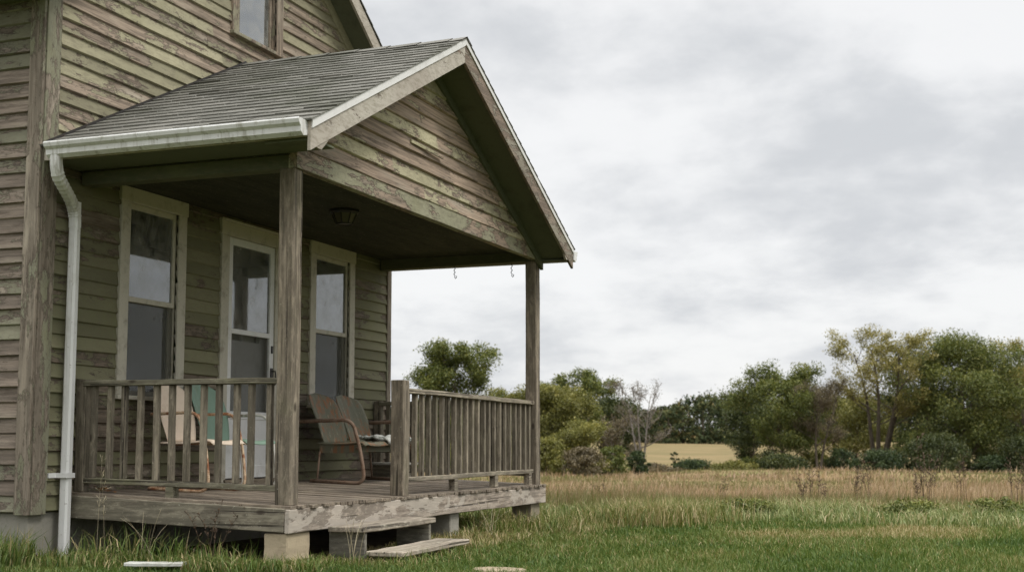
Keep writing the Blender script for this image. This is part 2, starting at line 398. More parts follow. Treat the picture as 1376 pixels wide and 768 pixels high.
def ground():
    rs = np.concatenate([[0], np.linspace(1.5, 40, 60), np.linspace(41.5, 130, 50), np.geomspace(135, 2500, 34)])
    th = np.linspace(0, 2 * math.pi, 181)[:-1]; nt = len(th)
    R, T_ = np.meshgrid(rs, th, indexing='ij')
    X, Y = R * np.cos(T_), R * np.sin(T_)
    V = np.stack([X, Y, terrain(X, Y)], -1).reshape(-1, 3)
    fs = []
    for i in range(len(rs) - 1):
        for k in range(nt):
            k2 = (k + 1) % nt; fs.append((i * nt + k, (i + 1) * nt + k, (i + 1) * nt + k2, i * nt + k2))
    me = bpy.data.meshes.new('ground'); me.from_pydata(V.tolist(), [], fs)
    T = NT('meadow_soil')
    tc = T.n('ShaderNodeTexCoord'); sep = T.n('ShaderNodeSeparateXYZ'); T.l(tc.outputs['Object'], sep.inputs[0])
    F = T.math('ADD', T.math('MULTIPLY', sep.outputs[0], -SA), T.math('MULTIPLY', sep.outputs[1], CA))
    n1 = T.noise(T.coords(), .35, 6, .6); n2 = T.noise(T.coords(), 9, 5, .65); n3 = T.noise(T.coords((1, 1, 1)), .06, 5, .6)
    lawn = T.mix(T.smooth(n2, .35, .7), (.05, .07, .018), (.10, .09, .04))
    field = T.mix(T.smooth(n1, .38, .66), (.24, .17, .09), (.17, .145, .062))
    field = T.mix(T.math('MULTIPLY', T.smooth(n3, .48, .62), .6), field, (.16, .17, .06))
    far = T.mix(T.smooth(T.noise(T.coords((1, 1, 1)), .12, 6, .65), .35, .68), (.225, .17, .088), (.155, .13, .062))
    c = T.mix(T.smooth(T.math('ADD', F, T.math('MULTIPLY', n1, 3.0)), 17.2, 18.8), lawn, field)
    c = T.mix(T.smooth(F, 105, 125), c, far)
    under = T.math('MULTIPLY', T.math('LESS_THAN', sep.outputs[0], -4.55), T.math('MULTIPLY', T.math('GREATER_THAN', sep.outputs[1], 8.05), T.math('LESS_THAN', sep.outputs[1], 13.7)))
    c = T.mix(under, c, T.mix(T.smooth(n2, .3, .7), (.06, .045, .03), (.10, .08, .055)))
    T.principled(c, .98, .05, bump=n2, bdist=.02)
    me.materials.append(T.m); me.polygons.foreach_set('use_smooth', [True] * len(fs))
    o = bpy.data.objects.new('ground', me); C.objects.link(o); tag(o, kind='structure')
    tag(o, 'gently rolling lawn and fallow field running to the far trees', 'ground')
ground()

# ------------------------------------------------------------------ the house
H = thing('farmhouse', (XW, 10.6, 0), 'weathered olive clapboard farmhouse with flaking paint and a gabled front porch', 'house')

def siding(mb, ax, a0, a1, pos, out, z0, z1, exp, holes=(), clip=None, proud=.024):
    """lapped boards along ax on the plane pos, facing out (+1/-1)"""
    k = 0; z = z0
    while z < z1 - .01:
        zb, zt = z, min(z + exp + .012, z1 + .012)
        lo, hi = a0, a1
        if clip:
            c0 = clip(zb + exp * .5)
            if c0 is None: break
            cb, ct = clip(zb), clip(zt) or (c0[0] * .5 + c0[1] * .5,) * 2
            lo, hi = cb
        ints = [(lo, hi)]
        for (h0, h1, hz0, hz1) in holes:
            if zb < hz1 and zb + exp > hz0:
                nx = []
                for (i0, i1) in ints:
                    if h1 <= i0 or h0 >= i1: nx.append((i0, i1)); continue
                    if h0 > i0: nx.append((i0, h0))
                    if h1 < i1: nx.append((h1, i1))
                ints = nx
        for (i0, i1) in ints:
            p = i0
            while p < i1 - .001:
                q = min(i1, p + random.uniform(1.5, 3.6))
                if i1 - q < .4: q = i1
                n = max(1, int((q - p) / .22)); r = random.random()
                sag0, sag1 = random.uniform(-.004, .004), random.uniform(-.004, .004); pr = proud + random.uniform(-.004, .005)
                vs = []
                for i in range(n + 1):
                    t = i / n; ab = p + (q - p) * t; at = ab
                    if clip:
                        if p <= lo + 1e-6 and i == 0: at = max(ab, ct[0])
                        if q >= hi - 1e-6 and i == n: at = min(ab, ct[1])
                    sg = sag0 * (1 - t) + sag1 * t + random.uniform(-.0022, .0022)
                    pj = pr + random.uniform(-.0025, .0035)
                    for (aa, d, zz) in ((ab, .0, zb + sg), (ab, pj * .45, zb + sg), (ab, pj, zb + sg + .009), (at, .005, zt)):
                        vs.append((pos + out * d, aa, zz) if ax == 'Y' else (aa, pos + out * d, zz))
                fs = []
                flip = (ax == 'Y') == (out > 0)
                for i in range(n):
                    a, b = 4 * i, 4 * i + 4
                    quads = [(a + 2, b + 2, b + 3, a + 3), (a + 1, b + 1, b + 2, a + 2), (a, b, b + 1, a + 1)]
                    fs += quads if flip else [f[::-1] for f in quads]
                fs += [(0, 1, 2, 3), (4 * n + 3, 4 * n + 2, 4 * n + 1, 4 * n)]
                mb.add(vs, fs, r)
                p = q + .0012
        z += exp; k += 1

SLOPE = .685; PKY = 10.615; PKZ = E + 5.70            # main roof, top surface at the rake
def main_clip(z):
    h = (PKZ - .20 - z) / SLOPE
    if h <= .05: return None
    return (max(YA + .16, PKY - h), min(YB - .10, PKY + h))

WINS = [(8.62, 9.513, E + .36, E + 2.06), (11.665, 12.625, E + .37, E + 2.055)]
DOOR = (10.055, 11.11, E - .36, E + 2.0)
UPW = (10.146, 11.044, E + 3.74, E + 5.05)
CW = .115
holes = [(a + CW, b - CW, c + .05, d - CW) for (a, b, c, d) in WINS + [UPW]] + [(DOOR[0] + CW, DOOR[1] - CW, DOOR[2] - .1, DOOR[3] - CW)]
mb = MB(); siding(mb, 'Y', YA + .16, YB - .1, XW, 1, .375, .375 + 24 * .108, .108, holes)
mb.build('porch_wall', peel('Y', cover=.60, key='shel', paint=((.19, .182, .108), (.145, .142, .08)), wood=((.19, .15, .11), (.125, .10, .072)), algae=.3), H)  # less peeling under the roof; colours darkened to deepen the porch shade
mb = MB(); siding(mb, 'Y', YA + .16, YB - .1, XW, 1, .375 + 24 * .108, PKZ, .108, holes, main_clip)
mb.build('gable_wall', peel('Y', cover=.515), H)
mb = MB(); siding(mb, 'X', -14.0, XW - .10, YA, -1, .375, E + 3.29, .112)
mb.build('side_wall', peel('X', paint=((.235, .225, .16), (.185, .18, .125)), wood=((.23, .185, .145), (.145, .118, .093)), cover=.43, key='side'), H)
mb = MB()
mb.box(-14.0, XW - .03, YB - .01, YB, .3, E + 3.3); mb.box(-14.02, -14.0, YA + .02, YB, .3, E + 3.3)
mb.box(-14.0, XW - .3, YA + .3, YB - .3, .30, .34)
mb.prism([(-14.01, YA + .02, E + 3.3), (-14.01, YB - .02, E + 3.3), (-14.01, PKY, PKZ - .2)], (.01, 0, 0))
mb.build('rear_wall', M['inside'], H)
mb = MB()
for (p, q) in (((-14, YA + .03), (XW - .03, YA + .03)), ((XW - .05, YA + .05), (XW - .05, YB))):
    pass
mb.box(-14, XW - .015, YA + .02, YA + .2, -.3, .37); mb.box(XW - .2, XW - .015, YA + .2, YB, -.3, .37)
mb.build('foundation', M['block_grey'], H)
# corner boards
def board(name, mat, parent, *args, bevel=.003, **kw):
    m = MB(); m.beam(*args, **kw); return m.build(name, mat, parent, bevel=bevel)
WZ = peel('Z', paint=((.215, .21, .15), (.165, .165, .11)), wood=((.21, .175, .135), (.14, .118, .09)), cover=.55, key='corner')
board('corner_board', WZ, H, (XW - .045, YA - .014, .36), (XW - .045, YA - .014, E + 3.28), (1, 0, 0), .028, .125, n=14, jit=.002)
board('corner_board', WZ, H, (XW + .016, YA + .078, .36), (XW + .016, YA + .078, 6.0), (0, 1, 0), .03, .155, n=14, jit=.002)
board('corner_board', WZ, H, (XW + .016, YB - .05, .36), (XW + .016, YB - .05, E + 3.3), (0, 1, 0), .03, .10, n=10, jit=.001)

# windows and door
def casing(mb, a, b, z0, z1, mat_sill=True, head=.125, w=CW):
    x = XW
    mb.box(x + .002, x + .036, a, a + w, z0 + .03, z1 - head); mb.box(x + .002, x + .036, b - w, b, z0 + .03, z1 - head)
    mb.box(x + .002, x + .040, a - .012, b + .012, z1 - head, z1)
def window(a, b, z0, z1, mat, meet, curtain, storm=True, glass='glass', dark=None):
    w = thing('window', (XW, (a + b) / 2, z0), None, None); w.parent = H; w.location = (0, (a + b) / 2 - 10.6, z0)
    sash = dark or mat
    m = MB(); casing(m, a, b, z0, z1); m.build('casing', mat, w, bevel=.004)
    m = MB(); m.box(XW + .002, XW + .062, a - .03, b + .03, z1 + .001, z1 + .026); m.build('head_cap', mat, w, bevel=.003)
    m = MB(); m.box(XW - .04, XW + .065, a - .02, b + .02, z0 - .005, z0 + .028); m.build('sill', mat, w, bevel=.004)
    i0, i1, j0, j1 = a + CW, b - CW, z0 + .03, z1 - .125
    m = MB()                                         # jamb lining
    m.box(XW - .10, XW + .001, i0 - .02, i0 + .003, j0, j1); m.box(XW - .10, XW + .001, i1 - .003, i1 + .02, j0, j1)
    m.box(XW - .10, XW + .001, i0, i1, j1 - .003, j1 + .02); m.build('jamb', mat, w)
    s = .038
    def sashbox(name, x0, x1, za, zb):
        q = MB()
        q.box(x0, x1, i0 + .004, i0 + .004 + s, za, zb); q.box(x0, x1, i1 - .004 - s, i1 - .004, za, zb)
        q.box(x0, x1, i0 + .004 + s, i1 - .004 - s, za, za + s * 1.1); q.box(x0, x1, i0 + .004 + s, i1 - .004 - s, zb - s * 1.1, zb)
        return q.build(name, sash, w, bevel=.002)
    us = sashbox('upper_sash', XW - .024, XW + .006, meet - .02, j1 - .004)
    q = MB(); q.box(XW - .012, XW - .008, i0 + s, i1 - s, meet, j1 - s); q.build('pane', M[glass], us)
    ls = sashbox('lower_sash', XW - .056, XW - .028, j0, meet + .02)
    q = MB(); q.box(XW - .044, XW - .040, i0 + s, i1 - s, j0 + s, meet); q.build('pane', M[glass], ls)
    if storm:
        q = MB(); q.box(XW - .014, XW - .012, i0 + .004, i1 - .004, j0, meet - .02); q.build('screen', M['screen'], ls)
    # what hangs behind the glass
    if curtain:
        q = MB(); rows = []
        for zz in np.linspace(j0 - .05, j1 + .05, 4):
            rows.append([(XW - .17 + .02 * math.sin(yy * 55), yy, zz) for yy in (np.linspace(i0 + (i1 - i0) * .62, i1 + .1, 26) if curtain == 2 else np.linspace(i0 - .1, i0 + (i1 - i0) * .72, 30))])
        q.grid(rows); q.build('drape', M['drape'], w)
        q = MB(); zz = j0 - .02
        while zz < j1:                                # slatted blind
            q.add([(XW - .125, i0 - .02, zz), (XW - .125, i1 + .02, zz), (XW - .112, i1 + .02, zz + .026), (XW - .112, i0 - .02, zz + .026)], [(0, 1, 2, 3)]); zz += .028
        if curtain == 2: q.build('blind', M['blind'], w)
    return w
window(*WINS[0], M['trim'], E + 1.16, 2)
window(*WINS[1], M['trim'], E + 1.15, 1)
TW = peel('Z', paint=((.27, .255, .19), (.215, .20, .14)), cover=.45, key='upwin')
window(*UPW, TW, E + 4.55, 0, storm=False, glass='glass_up')

def door():
    a, b, z0, z1 = DOOR; d = bpy.data.objects.new('front_door', None); C.objects.link(d); d.parent = H
    d.location = (0, (a + b) / 2 - 10.6, z0)
    m = MB(); casing(m, a, b, z0 - .03, z1, w=.125); m.build('door_frame', M['trim'], d, bevel=.004)
    m = MB(); m.box(XW + .002, XW + .06, a - .03, b + .03, z1 + .001, z1 + .022); m.build('head_cap', M['trim'], d, bevel=.003)
    i0, i1, j0, j1 = a + .125, b - .125, E - .31, z1 - .125
    m = MB(); m.box(XW - .1, XW + .055, i0 - .03, i1 + .03, j0 - .045, j0); m.build('threshold', grey_wood('Y'), d)
    m = MB(); m.box(XW - .1, XW + .001, i0 - .02, i0 + .002, j0, j1); m.box(XW - .1, XW + .001, i1 - .002, i1 + .02, j0, j1); m.box(XW - .1, XW + .001, i0, i1, j1 - .002, j1 + .02)
    m.build('jamb', M['trim'], d)
    st = .075; x0, x1 = XW - .012, XW + .022
    p0, p1, p2 = E + .30, E + 1.0, E + 1.045
    m = MB()
    m.box(x0, x1, i0 + .004, i0 + st, j0 + .01, j1 - .004); m.box(x0, x1, i1 - st, i1 - .004, j0 + .01, j1 - .004)
    m.box(x0, x1, i0 + st, i1 - st, j1 - .07, j1 - .004); m.box(x0, x1, i0 + st, i1 - st, p1, p2)
    m.box(x0, x1, i0 + st, i1 - st, j0 + .01, j0 + .12); m.box(x0, x1, i0 + st, i1 - st, p0 - .07, p0)
    sd = m.build('storm_door', M['door'], d, bevel=.003)
    m = MB(); m.box(x0 + .006, x1 - .010, i0 + st, i1 - st, j0 + .12, p0 - .07); m.build('kick_panel', M['door'], sd)
    m = MB(); m.box(x0 + .012, x0 + .016, i0 + st, i1 - st, p2, j1 - .07); m.build('pane', M['glass'], sd)
    m = MB(); m.box(x0 + .012, x0 + .014, i0 + st, i1 - st, p0, p1); m.build('screen', M['screen'], sd)
    m = MB(); hy = i1 - st * .5
    m.box(x1, x1 + .012, hy - .008, hy + .008, E + .86, E + .93); m.build('lock_plate', M['dark_metal'], sd); m = MB()
    m.box(x1, x1 + .01, hy - .018, hy + .018, E + .62, E + .72); m.tube([(x1 + .005, hy, E + .69), (x1 + .045, hy, E + .69), (x1 + .055, hy - .01, E + .66), (x1 + .055, hy - .012, E + .57), (x1 + .02, hy - .01, E + .53)], .007, 6)
    m.build('handle', M['dark_metal'], sd)
    # the wooden inner door behind the storm door
    m = MB(); xi0, xi1 = XW - .105, XW - .065
    m.box(xi0, xi1, i0, i0 + .12, j0, j1); m.box(xi0, xi1, i1 - .12, i1, j0, j1); m.box(xi0, xi1, i0 + .12, i1 - .12, j1 - .13, j1)
    m.box(xi0, xi1, i0 + .12, i1 - .12, j0, E + .95); c = (i0 + i1) / 2
    m.box(xi0 + .008, xi1 - .004, c - .014, c + .014, E + .95, j1 - .13); m.box(xi0 + .01, xi1 - .006, i0 + .12, i1 - .12, E + 1.40, E + 1.428)
    m.build('inner_door', M['door'], d)
    m = MB(); m.box(xi0 - .03, xi0 - .02, i0 + .1, i1 - .1, E + .9, j1 - .1); m.build('lace_curtain', M['drape'], d)
door()

# main roof
def slab(mb, x0, x1, ya, za, yb, zb, th, r=.5):
    mb.prism([(x0, ya, za), (x0, yb, zb), (x0, yb, zb - th), (x0, ya, za - th)], (x1 - x0, 0, 0), r)
def shingles(mb, x0, x1, ya, za, yb, zb, exp=.132, tab=.305):
    """courses from the eave (ya,za) up to the ridge (yb,zb)"""
    P = Vector((0, ya, za)); D = Vector((0, yb - ya, zb - za)); L = D.length; D.normalize()
    N = Vector((0, -D.z, D.y)) if D.y > 0 else Vector((0, D.z, -D.y)); N.normalize()
    if N.z < 0: N = -N
    k = 0; s = -.025
    while s < L:
        e = min(s + exp + .02, L + .01); x = x0 - random.uniform(0, tab); x = x0 if k % 2 == 0 else x0 - tab * .5 + random.uniform(-.03, .03)
        wv = random.uniform(-.004, .004)
        while x < x1:
            xa, xb = max(x, x0), min(x + tab - .010, x1)
            if xb - xa > .012:
                h = .011 + random.uniform(0, .004) + (.005 if random.random() < .06 else 0); ds = wv + random.uniform(-.004, .004)
                c = [P + D * (s + ds) + N * (.001), P + D * (s + ds) + N * h, P + D * e + N * .002]
                vs = [(xa, p.y, p.z) for p in c] + [(xb, p.y, p.z) for p in c]
                mb.add(vs, [(0, 3, 4, 1), (1, 4, 5, 2), (0, 1, 2), (5, 4, 3)], random.betavariate(2, 2))
            x += tab
        s += exp; k += 1
RX = XW + .30
eN, eF = YA - .36, YB + .36
zN = PKZ - SLOPE * (PKY - eN); zF = PKZ - SLOPE * (eF - PKY)
mb = MB(); shingles(mb, -14.3, RX + .015, eN, zN, PKY, PKZ, .2); shingles(mb, -14.3, RX + .015, eF, zF, PKY, PKZ, .2)
slab(mb, -14.3, RX - .03, eN, zN - .004, PKY, PKZ - .004, .06); slab(mb, -14.3, RX - .03, eF, zF - .004, PKY, PKZ - .004, .06)
roof = mb.build('roof', M['shingle'], H)
RAKE = peel('Y', key='rake', paint=((.42, .385, .325), (.34, .30, .25)), wood=((.30, .23, .175), (.21, .16, .12)), cover=.60, algae=.08)
for (ya, za) in ((eN, zN), (eF, zF)):
    mb = MB(); slab(mb, RX - .028, RX, ya, za - .012, PKY, PKZ - .012, .17); mb.build('rake_board', RAKE, roof)
    mb = MB(); slab(mb, XW + .022, RX - .03, ya, za - .10, PKY, PKZ - .10, .015); mb.build('soffit', M['soffit'], roof)
    mb = MB(); slab(mb, XW + .002, XW + .03, ya + (.36 if ya < PKY else -.36), za - .115 + .36 * SLOPE, PKY, PKZ - .115, .13); mb.build('frieze_board', peel('Y', cover=.6, key='frieze'), roof)
mb = MB(); mb.box(-14.2, RX - .03, eN + .02, YA - .002, E + 3.28, E + 3.295); mb.box(-14.2, RX - .03, YB + .002, eF - .02, E + 3.28, E + 3.295); mb.each('eave_soffit', M['soffit'], roof)
mb = MB(); mb.box(-14.2, RX - .03, eN - .006, eN + .02, E + 3.275, zN - .03); mb.box(-14.2, RX - .03, eF - .02, eF + .006, E + 3.275, zF - .03); mb.each('fascia', RAKE, roof)
mb = MB()
for yy in (eN + .012, eF - .012 - .33):
    mb.box(RX - .028, RX - .004, yy, yy + .33, E + 3.27, E + 3.44)
mb.each('eave_return', RAKE, roof)

# ------------------------------------------------------------------ porch: roof
PX = -4.335                                            # rake face of the porch gable
PY0, PZ0, PYP, PZP, PY1, PZ1 = 7.70, E + 2.175, 10.383, E + 3.512, 13.40, E + 2.085
mb = MB()
shingles(mb, XW + .004, PX + .018, PY0, PZ0, PYP, PZP); shingles(mb, XW + .004, PX + .018, PY1, PZ1, PYP, PZP)
slab(mb, XW + .004, PX - .03, PY0 + .01, PZ0 - .003, PYP, PZP - .008, .05); slab(mb, XW + .004, PX - .03, PY1 - .01, PZ1 - .003, PYP, PZP - .008, .05)
for x in np.arange(XW + .01, PX, .30):                 # ridge caps
    for sg, (yy, zz) in ((-1, (PY0, PZ0)), (1, (PY1, PZ1))):
        D = Vector((0, yy - PYP, zz - PZP)).normalized() * .13; N = Vector((0, 0, .012))
        a, b = Vector((x, PYP, PZP)) + N, Vector((min(x + .31, PX + .02), PYP, PZP)) + N * 1.6
        mb.add([tuple(a), tuple(b), tuple(b + D), tuple(a + D)], [(0, 1, 2, 3) if sg > 0 else (3, 2, 1, 0)])
proof = mb.build('porch_roof', M['shingle'], H)
mb = MB(); slab(mb, XW + .024, XW + .034, PY0 + .02, PZ0 + .04, PYP, PZP + .03, .06); slab(mb, XW + .024, XW + .034, PY1 - .02, PZ1 + .04, PYP + .001, PZP + .03, .06); mb.each('flashing', M['dark_metal'], proof)
nsl = (PZP - PZ0) / (PYP - PY0); fsl = (PZP - PZ1) / (PY1 - PYP)
mb = MB(); slab(mb, PX - .028, PX, PY0, PZ0 - .008, PYP, PZP - .008, .205); mb.build('rake_board', RAKE, proof, bevel=.003)
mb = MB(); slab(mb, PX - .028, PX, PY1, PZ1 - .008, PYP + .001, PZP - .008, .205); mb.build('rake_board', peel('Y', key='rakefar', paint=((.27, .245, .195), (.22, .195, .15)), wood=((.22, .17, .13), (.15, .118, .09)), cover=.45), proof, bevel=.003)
mb = MB(); slab(mb, PX + .001, PX + .010, PY0 + .005, PZ0 + .004, PYP, PZP + .003, .062)
slab(mb, PX + .001, PX + .010, PY1 - .005, PZ1 + .004, PYP + .0005, PZP + .003, .05); mb.each('drip_edge', M['drip'], proof)
mb = MB(); slab(mb, -4.705, PX - .03, PY0 + .02, PZ0 - .12, PYP, PZP - .13, .016); slab(mb, -4.705, PX - .03, PY1 - .02, PZ1 - .12, PYP + .001, PZP - .13, .016); mb.each('soffit', M['soffit'], proof)
mb = MB(); mb.box(XW + .03, PX - .04, PY0 + .03, 8.10, E + 2.06, E + 2.075); mb.box(XW + .03, PX - .04, 13.30, PY1 - .03, E + 1.955, E + 1.97); mb.each('eave_soffit', M['soffit'], proof)
mb = MB(); mb.box(XW + .03, PX - .03, PY0 + .006, PY0 + .03, E + 2.062, PZ0 - .03); mb.box(XW + .03, PX - .03, PY1 - .03, PY1 - .006, E + 1.945, PZ1 - .03); mb.each('fascia', RAKE, proof)
# boxed eave ends seen on the gable side
mb = MB(); mb.prism([(PX - .027, PY0 + .03, PZ0 - .17), (PX - .027, PY0 + .16, E + 2.0), (PX - .027, PY0 + .30, PZ0 + .30 * nsl - .20)], (.022, 0, 0))
mb.prism([(PX - .027, PY1 - .03, E + 1.945), (PX - .027, PY1 - .22, E + 1.945), (PX - .027, PY1 - .30, PZ1 + .30 * fsl - .20), (PX - .027, PY1 - .03, PZ1 - .17)], (.022, 0, 0))
mb.each('eave_return', RAKE, proof)
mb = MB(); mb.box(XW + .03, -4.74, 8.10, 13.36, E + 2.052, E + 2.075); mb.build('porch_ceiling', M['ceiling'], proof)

# gable siding, trims and beams
GX = -4.70
def pg_clip(z):
    a = PY0 + (z + .17 - PZ0) / nsl; b = PY1 - (z + .17 - PZ1) / fsl
    a = max(a, 8.135); b = min(b, 13.335)
    return (a, b) if b - a > .08 else None
mb = MB(); siding(mb, 'Y', 8.13, 13.34, GX, 1, E + 2.10, PZP - .2, .124, (), pg_clip, .028)
mb.beam((GX + .03, 10.0, E + 2.555), (GX + .055, 10.62, E + 2.535), (0, 0, 1), .012, .028, .93)      # a split sliver of clapboard
mb.build('porch_gable', peel('Y', key='gable', paint=((.46, .42, .275), (.36, .33, .21)), wood=((.40, .305, .225), (.215, .165, .12)), cover=.50, algae=.12), H)
mb = MB()
slab(mb, GX + .006, GX + .040, 8.16, PZ0 + (8.16 - PY0) * nsl - .135, PYP, PZP - .135, .10); slab(mb, GX + .006, GX + .040, 13.36, PZ1 + (PY1 - 13.36) * fsl - .135, PYP + .001, PZP - .135, .10)
mb.each('gable_trim', M['soffit'], H)
board('gable_beam', peel('Y', cover=.54, key='beam', paint=((.36, .345, .24), (.285, .275, .185)), wood=((.38, .29, .215), (.22, .168, .125)), algae=.2), H, (-4.715, 8.12, E + 2.03), (-4.715, 13.355, E + 2.035), (0, 0, 1), .07, .145, n=12, jit=.002)
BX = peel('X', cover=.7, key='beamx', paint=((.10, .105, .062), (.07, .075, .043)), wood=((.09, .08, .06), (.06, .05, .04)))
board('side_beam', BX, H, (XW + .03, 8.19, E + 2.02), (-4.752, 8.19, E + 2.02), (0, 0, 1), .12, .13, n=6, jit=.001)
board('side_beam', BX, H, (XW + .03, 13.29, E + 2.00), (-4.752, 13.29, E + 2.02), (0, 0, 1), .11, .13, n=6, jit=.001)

# gutter and downspout
def gutter(y, z, sgn, x0, x1, name):
    prof = [(0, 0), (0, -.095), (.055, -.108), (.085, -.085), (.088, -.05), (.112, -.03), (.120, -.006), (.116, .004), (.104, .004)]
    m = MB(); rows = []
    for x in (x0, x1): rows.append([(x, y - sgn * p, z + q) for p, q in prof])
    m.grid(rows, smooth=False); g = m.build(name, M['gutter'], H, solid=.004)
    m = MB()
    for x in (x0, x1 - .004):
        vs = [(x, y - sgn * p * 1.01, z + q) for p, q in prof[:-1]]
        m.prism(vs, (.006, 0, 0))
    m.each('end_cap', M['gutter'], g)
    return g
gut = gutter(PY0 + .003, E + 2.165, 1, XW + .12, PX - .03, 'gutter')
gutter(PY1 - .003, E + 2.06, -1, XW + .02, PX + .012, 'gutter')

def downspout():
    d = MB()
    def ring(c, t, w=.078, h=.058, rib=0):
        t = Vector(t).normalized(); s = Vector((1, 0, 0)); u = t.cross(s).normalized()
        pts = []
        for (a, b) in ((-1, -.6), (-.6, -1), (-.2, -1), (-.1, -.84), (.1, -.84), (.2, -1), (.6, -1), (1, -.6), (1, .6), (.6, 1), (-.6, 1), (-1, .6)):
            pts.append(tuple(Vector(c) + s * (a * w / 2 * (1 + rib)) + u * (b * h / 2 * (1 + rib))))
        return pts
    def run(rings):
        k = len(rings[0]); vs = [p for r_ in rings for p in r_]; fs = []
        for i in range(len(rings) - 1):
            for j in range(k): fs.append((i * k + j, i * k + (j + 1) % k, (i + 1) * k + (j + 1) % k, (i + 1) * k + j))
        fs += [tuple(range(k))[::-1], tuple(range((len(rings) - 1) * k, len(rings) * k))]
        return vs, fs
    xs = XW + .085
    vs, fs = run([ring((xs, 8.0, E + 1.80), (0, 0, -1)), ring((xs, 7.995, E + .3), (0, 0, -1)), ring((xs, 7.99, E - .81), (0, 0, -1))])
    d.add(vs, fs, .5); dp = d.build('downspout', M['gutter'], H)
    e = MB(); rings = []
    path = [Vector((xs + .10, 7.65, E + 2.10)), Vector((xs + .10, 7.652, E + 2.01)), Vector((xs + .095, 7.68, E + 1.93)), Vector((xs + .065, 7.79, E + 1.865)), Vector((xs + .03, 7.91, E + 1.80)), Vector((xs + .003, 7.985, E + 1.73)), Vector((xs, 8.0, E + 1.66)), Vector((xs, 8.0, E + 1.60))]
    fine = []
    for i in range(len(path) - 1):
        for t in np.linspace(0, 1, 7)[:-1]: fine.append(path[i].lerp(path[i + 1], float(t)))
    for _ in range(6): fine = [fine[0]] + [(fine[i - 1] + fine[i] * 2 + fine[i + 1]) / 4 for i in range(1, len(fine) - 1)] + [fine[-1]]
    for i, p in enumerate(fine):
        t = fine[min(i + 1, len(fine) - 1)] - fine[max(i - 1, 0)]
        rings.append(ring(p, t, .084, .064, .09 if i % 2 and 10 < i < 34 else 0))
    vs, fs = run(rings); e.add(vs, fs, .5); e.build('elbow', M['gutter'], dp)
    b = MB(); b.box(XW + .022, xs + .046, 7.945, 7.959, E - .24, E - .205); b.box(XW + .02, XW + .032, 7.87, 7.955, E - .24, E - .205); b.box(xs + .042, xs + .047, 7.955, 8.035, E - .24, E - .205)
    b.build('bracket', M['gutter'], dp)
downspout()

# ------------------------------------------------------------------ porch: floor, posts, railings
def deck_z(x): return E - .42 + (XP + .06 - x) / 1.81 * .072
mb = MB(); y = 8.10
while y < 13.44:
    w = .088 + random.uniform(-.002, .002); xe = -4.665 + random.uniform(-.018, .014); dz = random.uniform(-.003, .003)
    vs = []; ns = 5
    for i in range(ns + 1):
        x = XW + .01 + (xe - XW - .01) * i / ns; z = deck_z(x) + dz + random.uniform(-.0015, .0015)
        wv = random.uniform(-.001, .001)
        vs += [(x, y + wv, z - .024), (x, y + w + wv, z - .024), (x, y + w + wv, z), (x, y + wv, z)]
    fs = []
    for i in range(ns):
        for k in range(4): fs.append((4 * i + k, 4 * i + 4 + k, 4 * i + 4 + (k + 1) % 4, 4 * i + (k + 1) % 4))
    fs += [(0, 1, 2, 3), (4 * ns + 3, 4 * ns + 2, 4 * ns + 1, 4 * ns)]
    mb.add(vs, fs); y += w + random.choice((.003, .004, .005, .007))
mb.build('porch_floor', grey_wood('X', (.25, .205, .155), (.125, .10, .075), .2, 'deck'), H, bevel=.002)
def rim(name, p0, p1, ht, mat, n=18):
    return board(name, mat, H, p0, p1, (0, 0, 1), .04, ht, n=n, jit=.003, bevel=.005)
GRY = ((.25, .205, .165), (.17, .14, .11))
rim('rim_board', (-4.695, 8.085, E - .525), (-4.695, 13.47, E - .528), .165, grey_wood('Y', (.36, .305, .245), (.17, .138, .108), .2, 'rim', .5))
rim('rim_board', (XW + .02, 8.10, E - .452), (-4.717, 8.10, E - .522), .165, grey_wood('X', (.235, .21, .155), (.11, .093, .07), .4, 'rimx', .34), 10)
rim('rim_board', (XW + .02, 13.45, E - .452), (-4.717, 13.45, E - .522), .165, grey_wood('X', (.235, .21, .155), (.11, .093, .07), .4, 'rimx', .34), 10)
mb = MB()
for yy in (9.2, 10.4, 11.6, 12.6): mb.beam((XW + .02, yy, E - .47), (-4.72, yy, E - .53), (0, 0, 1), .04, .14)
mb.each('floor_joist', grey_wood('X', (.12, .10, .08), (.07, .055, .045), .1, 'joist'), H)
PZ = grey_wood('Z', (.275, .23, .17), (.11, .09, .066), .4, 'post')
def post(name, x, y, z0, z1, w, mat=None):
    return board(name, mat or PZ, H, (x, y, z0), (x, y, z1), (0, 1, 0), w, w, n=12, jit=.0018, bevel=.006)
post('porch_post', XP, 8.185, deck_z(XP) - .005, E + 1.957, .122)
post('porch_post', XP, 13.30, deck_z(XP) - .005, E + 1.957, .122)
post('newel_post', XP, 10.02, deck_z(XP) - .002, E + .535, .118)

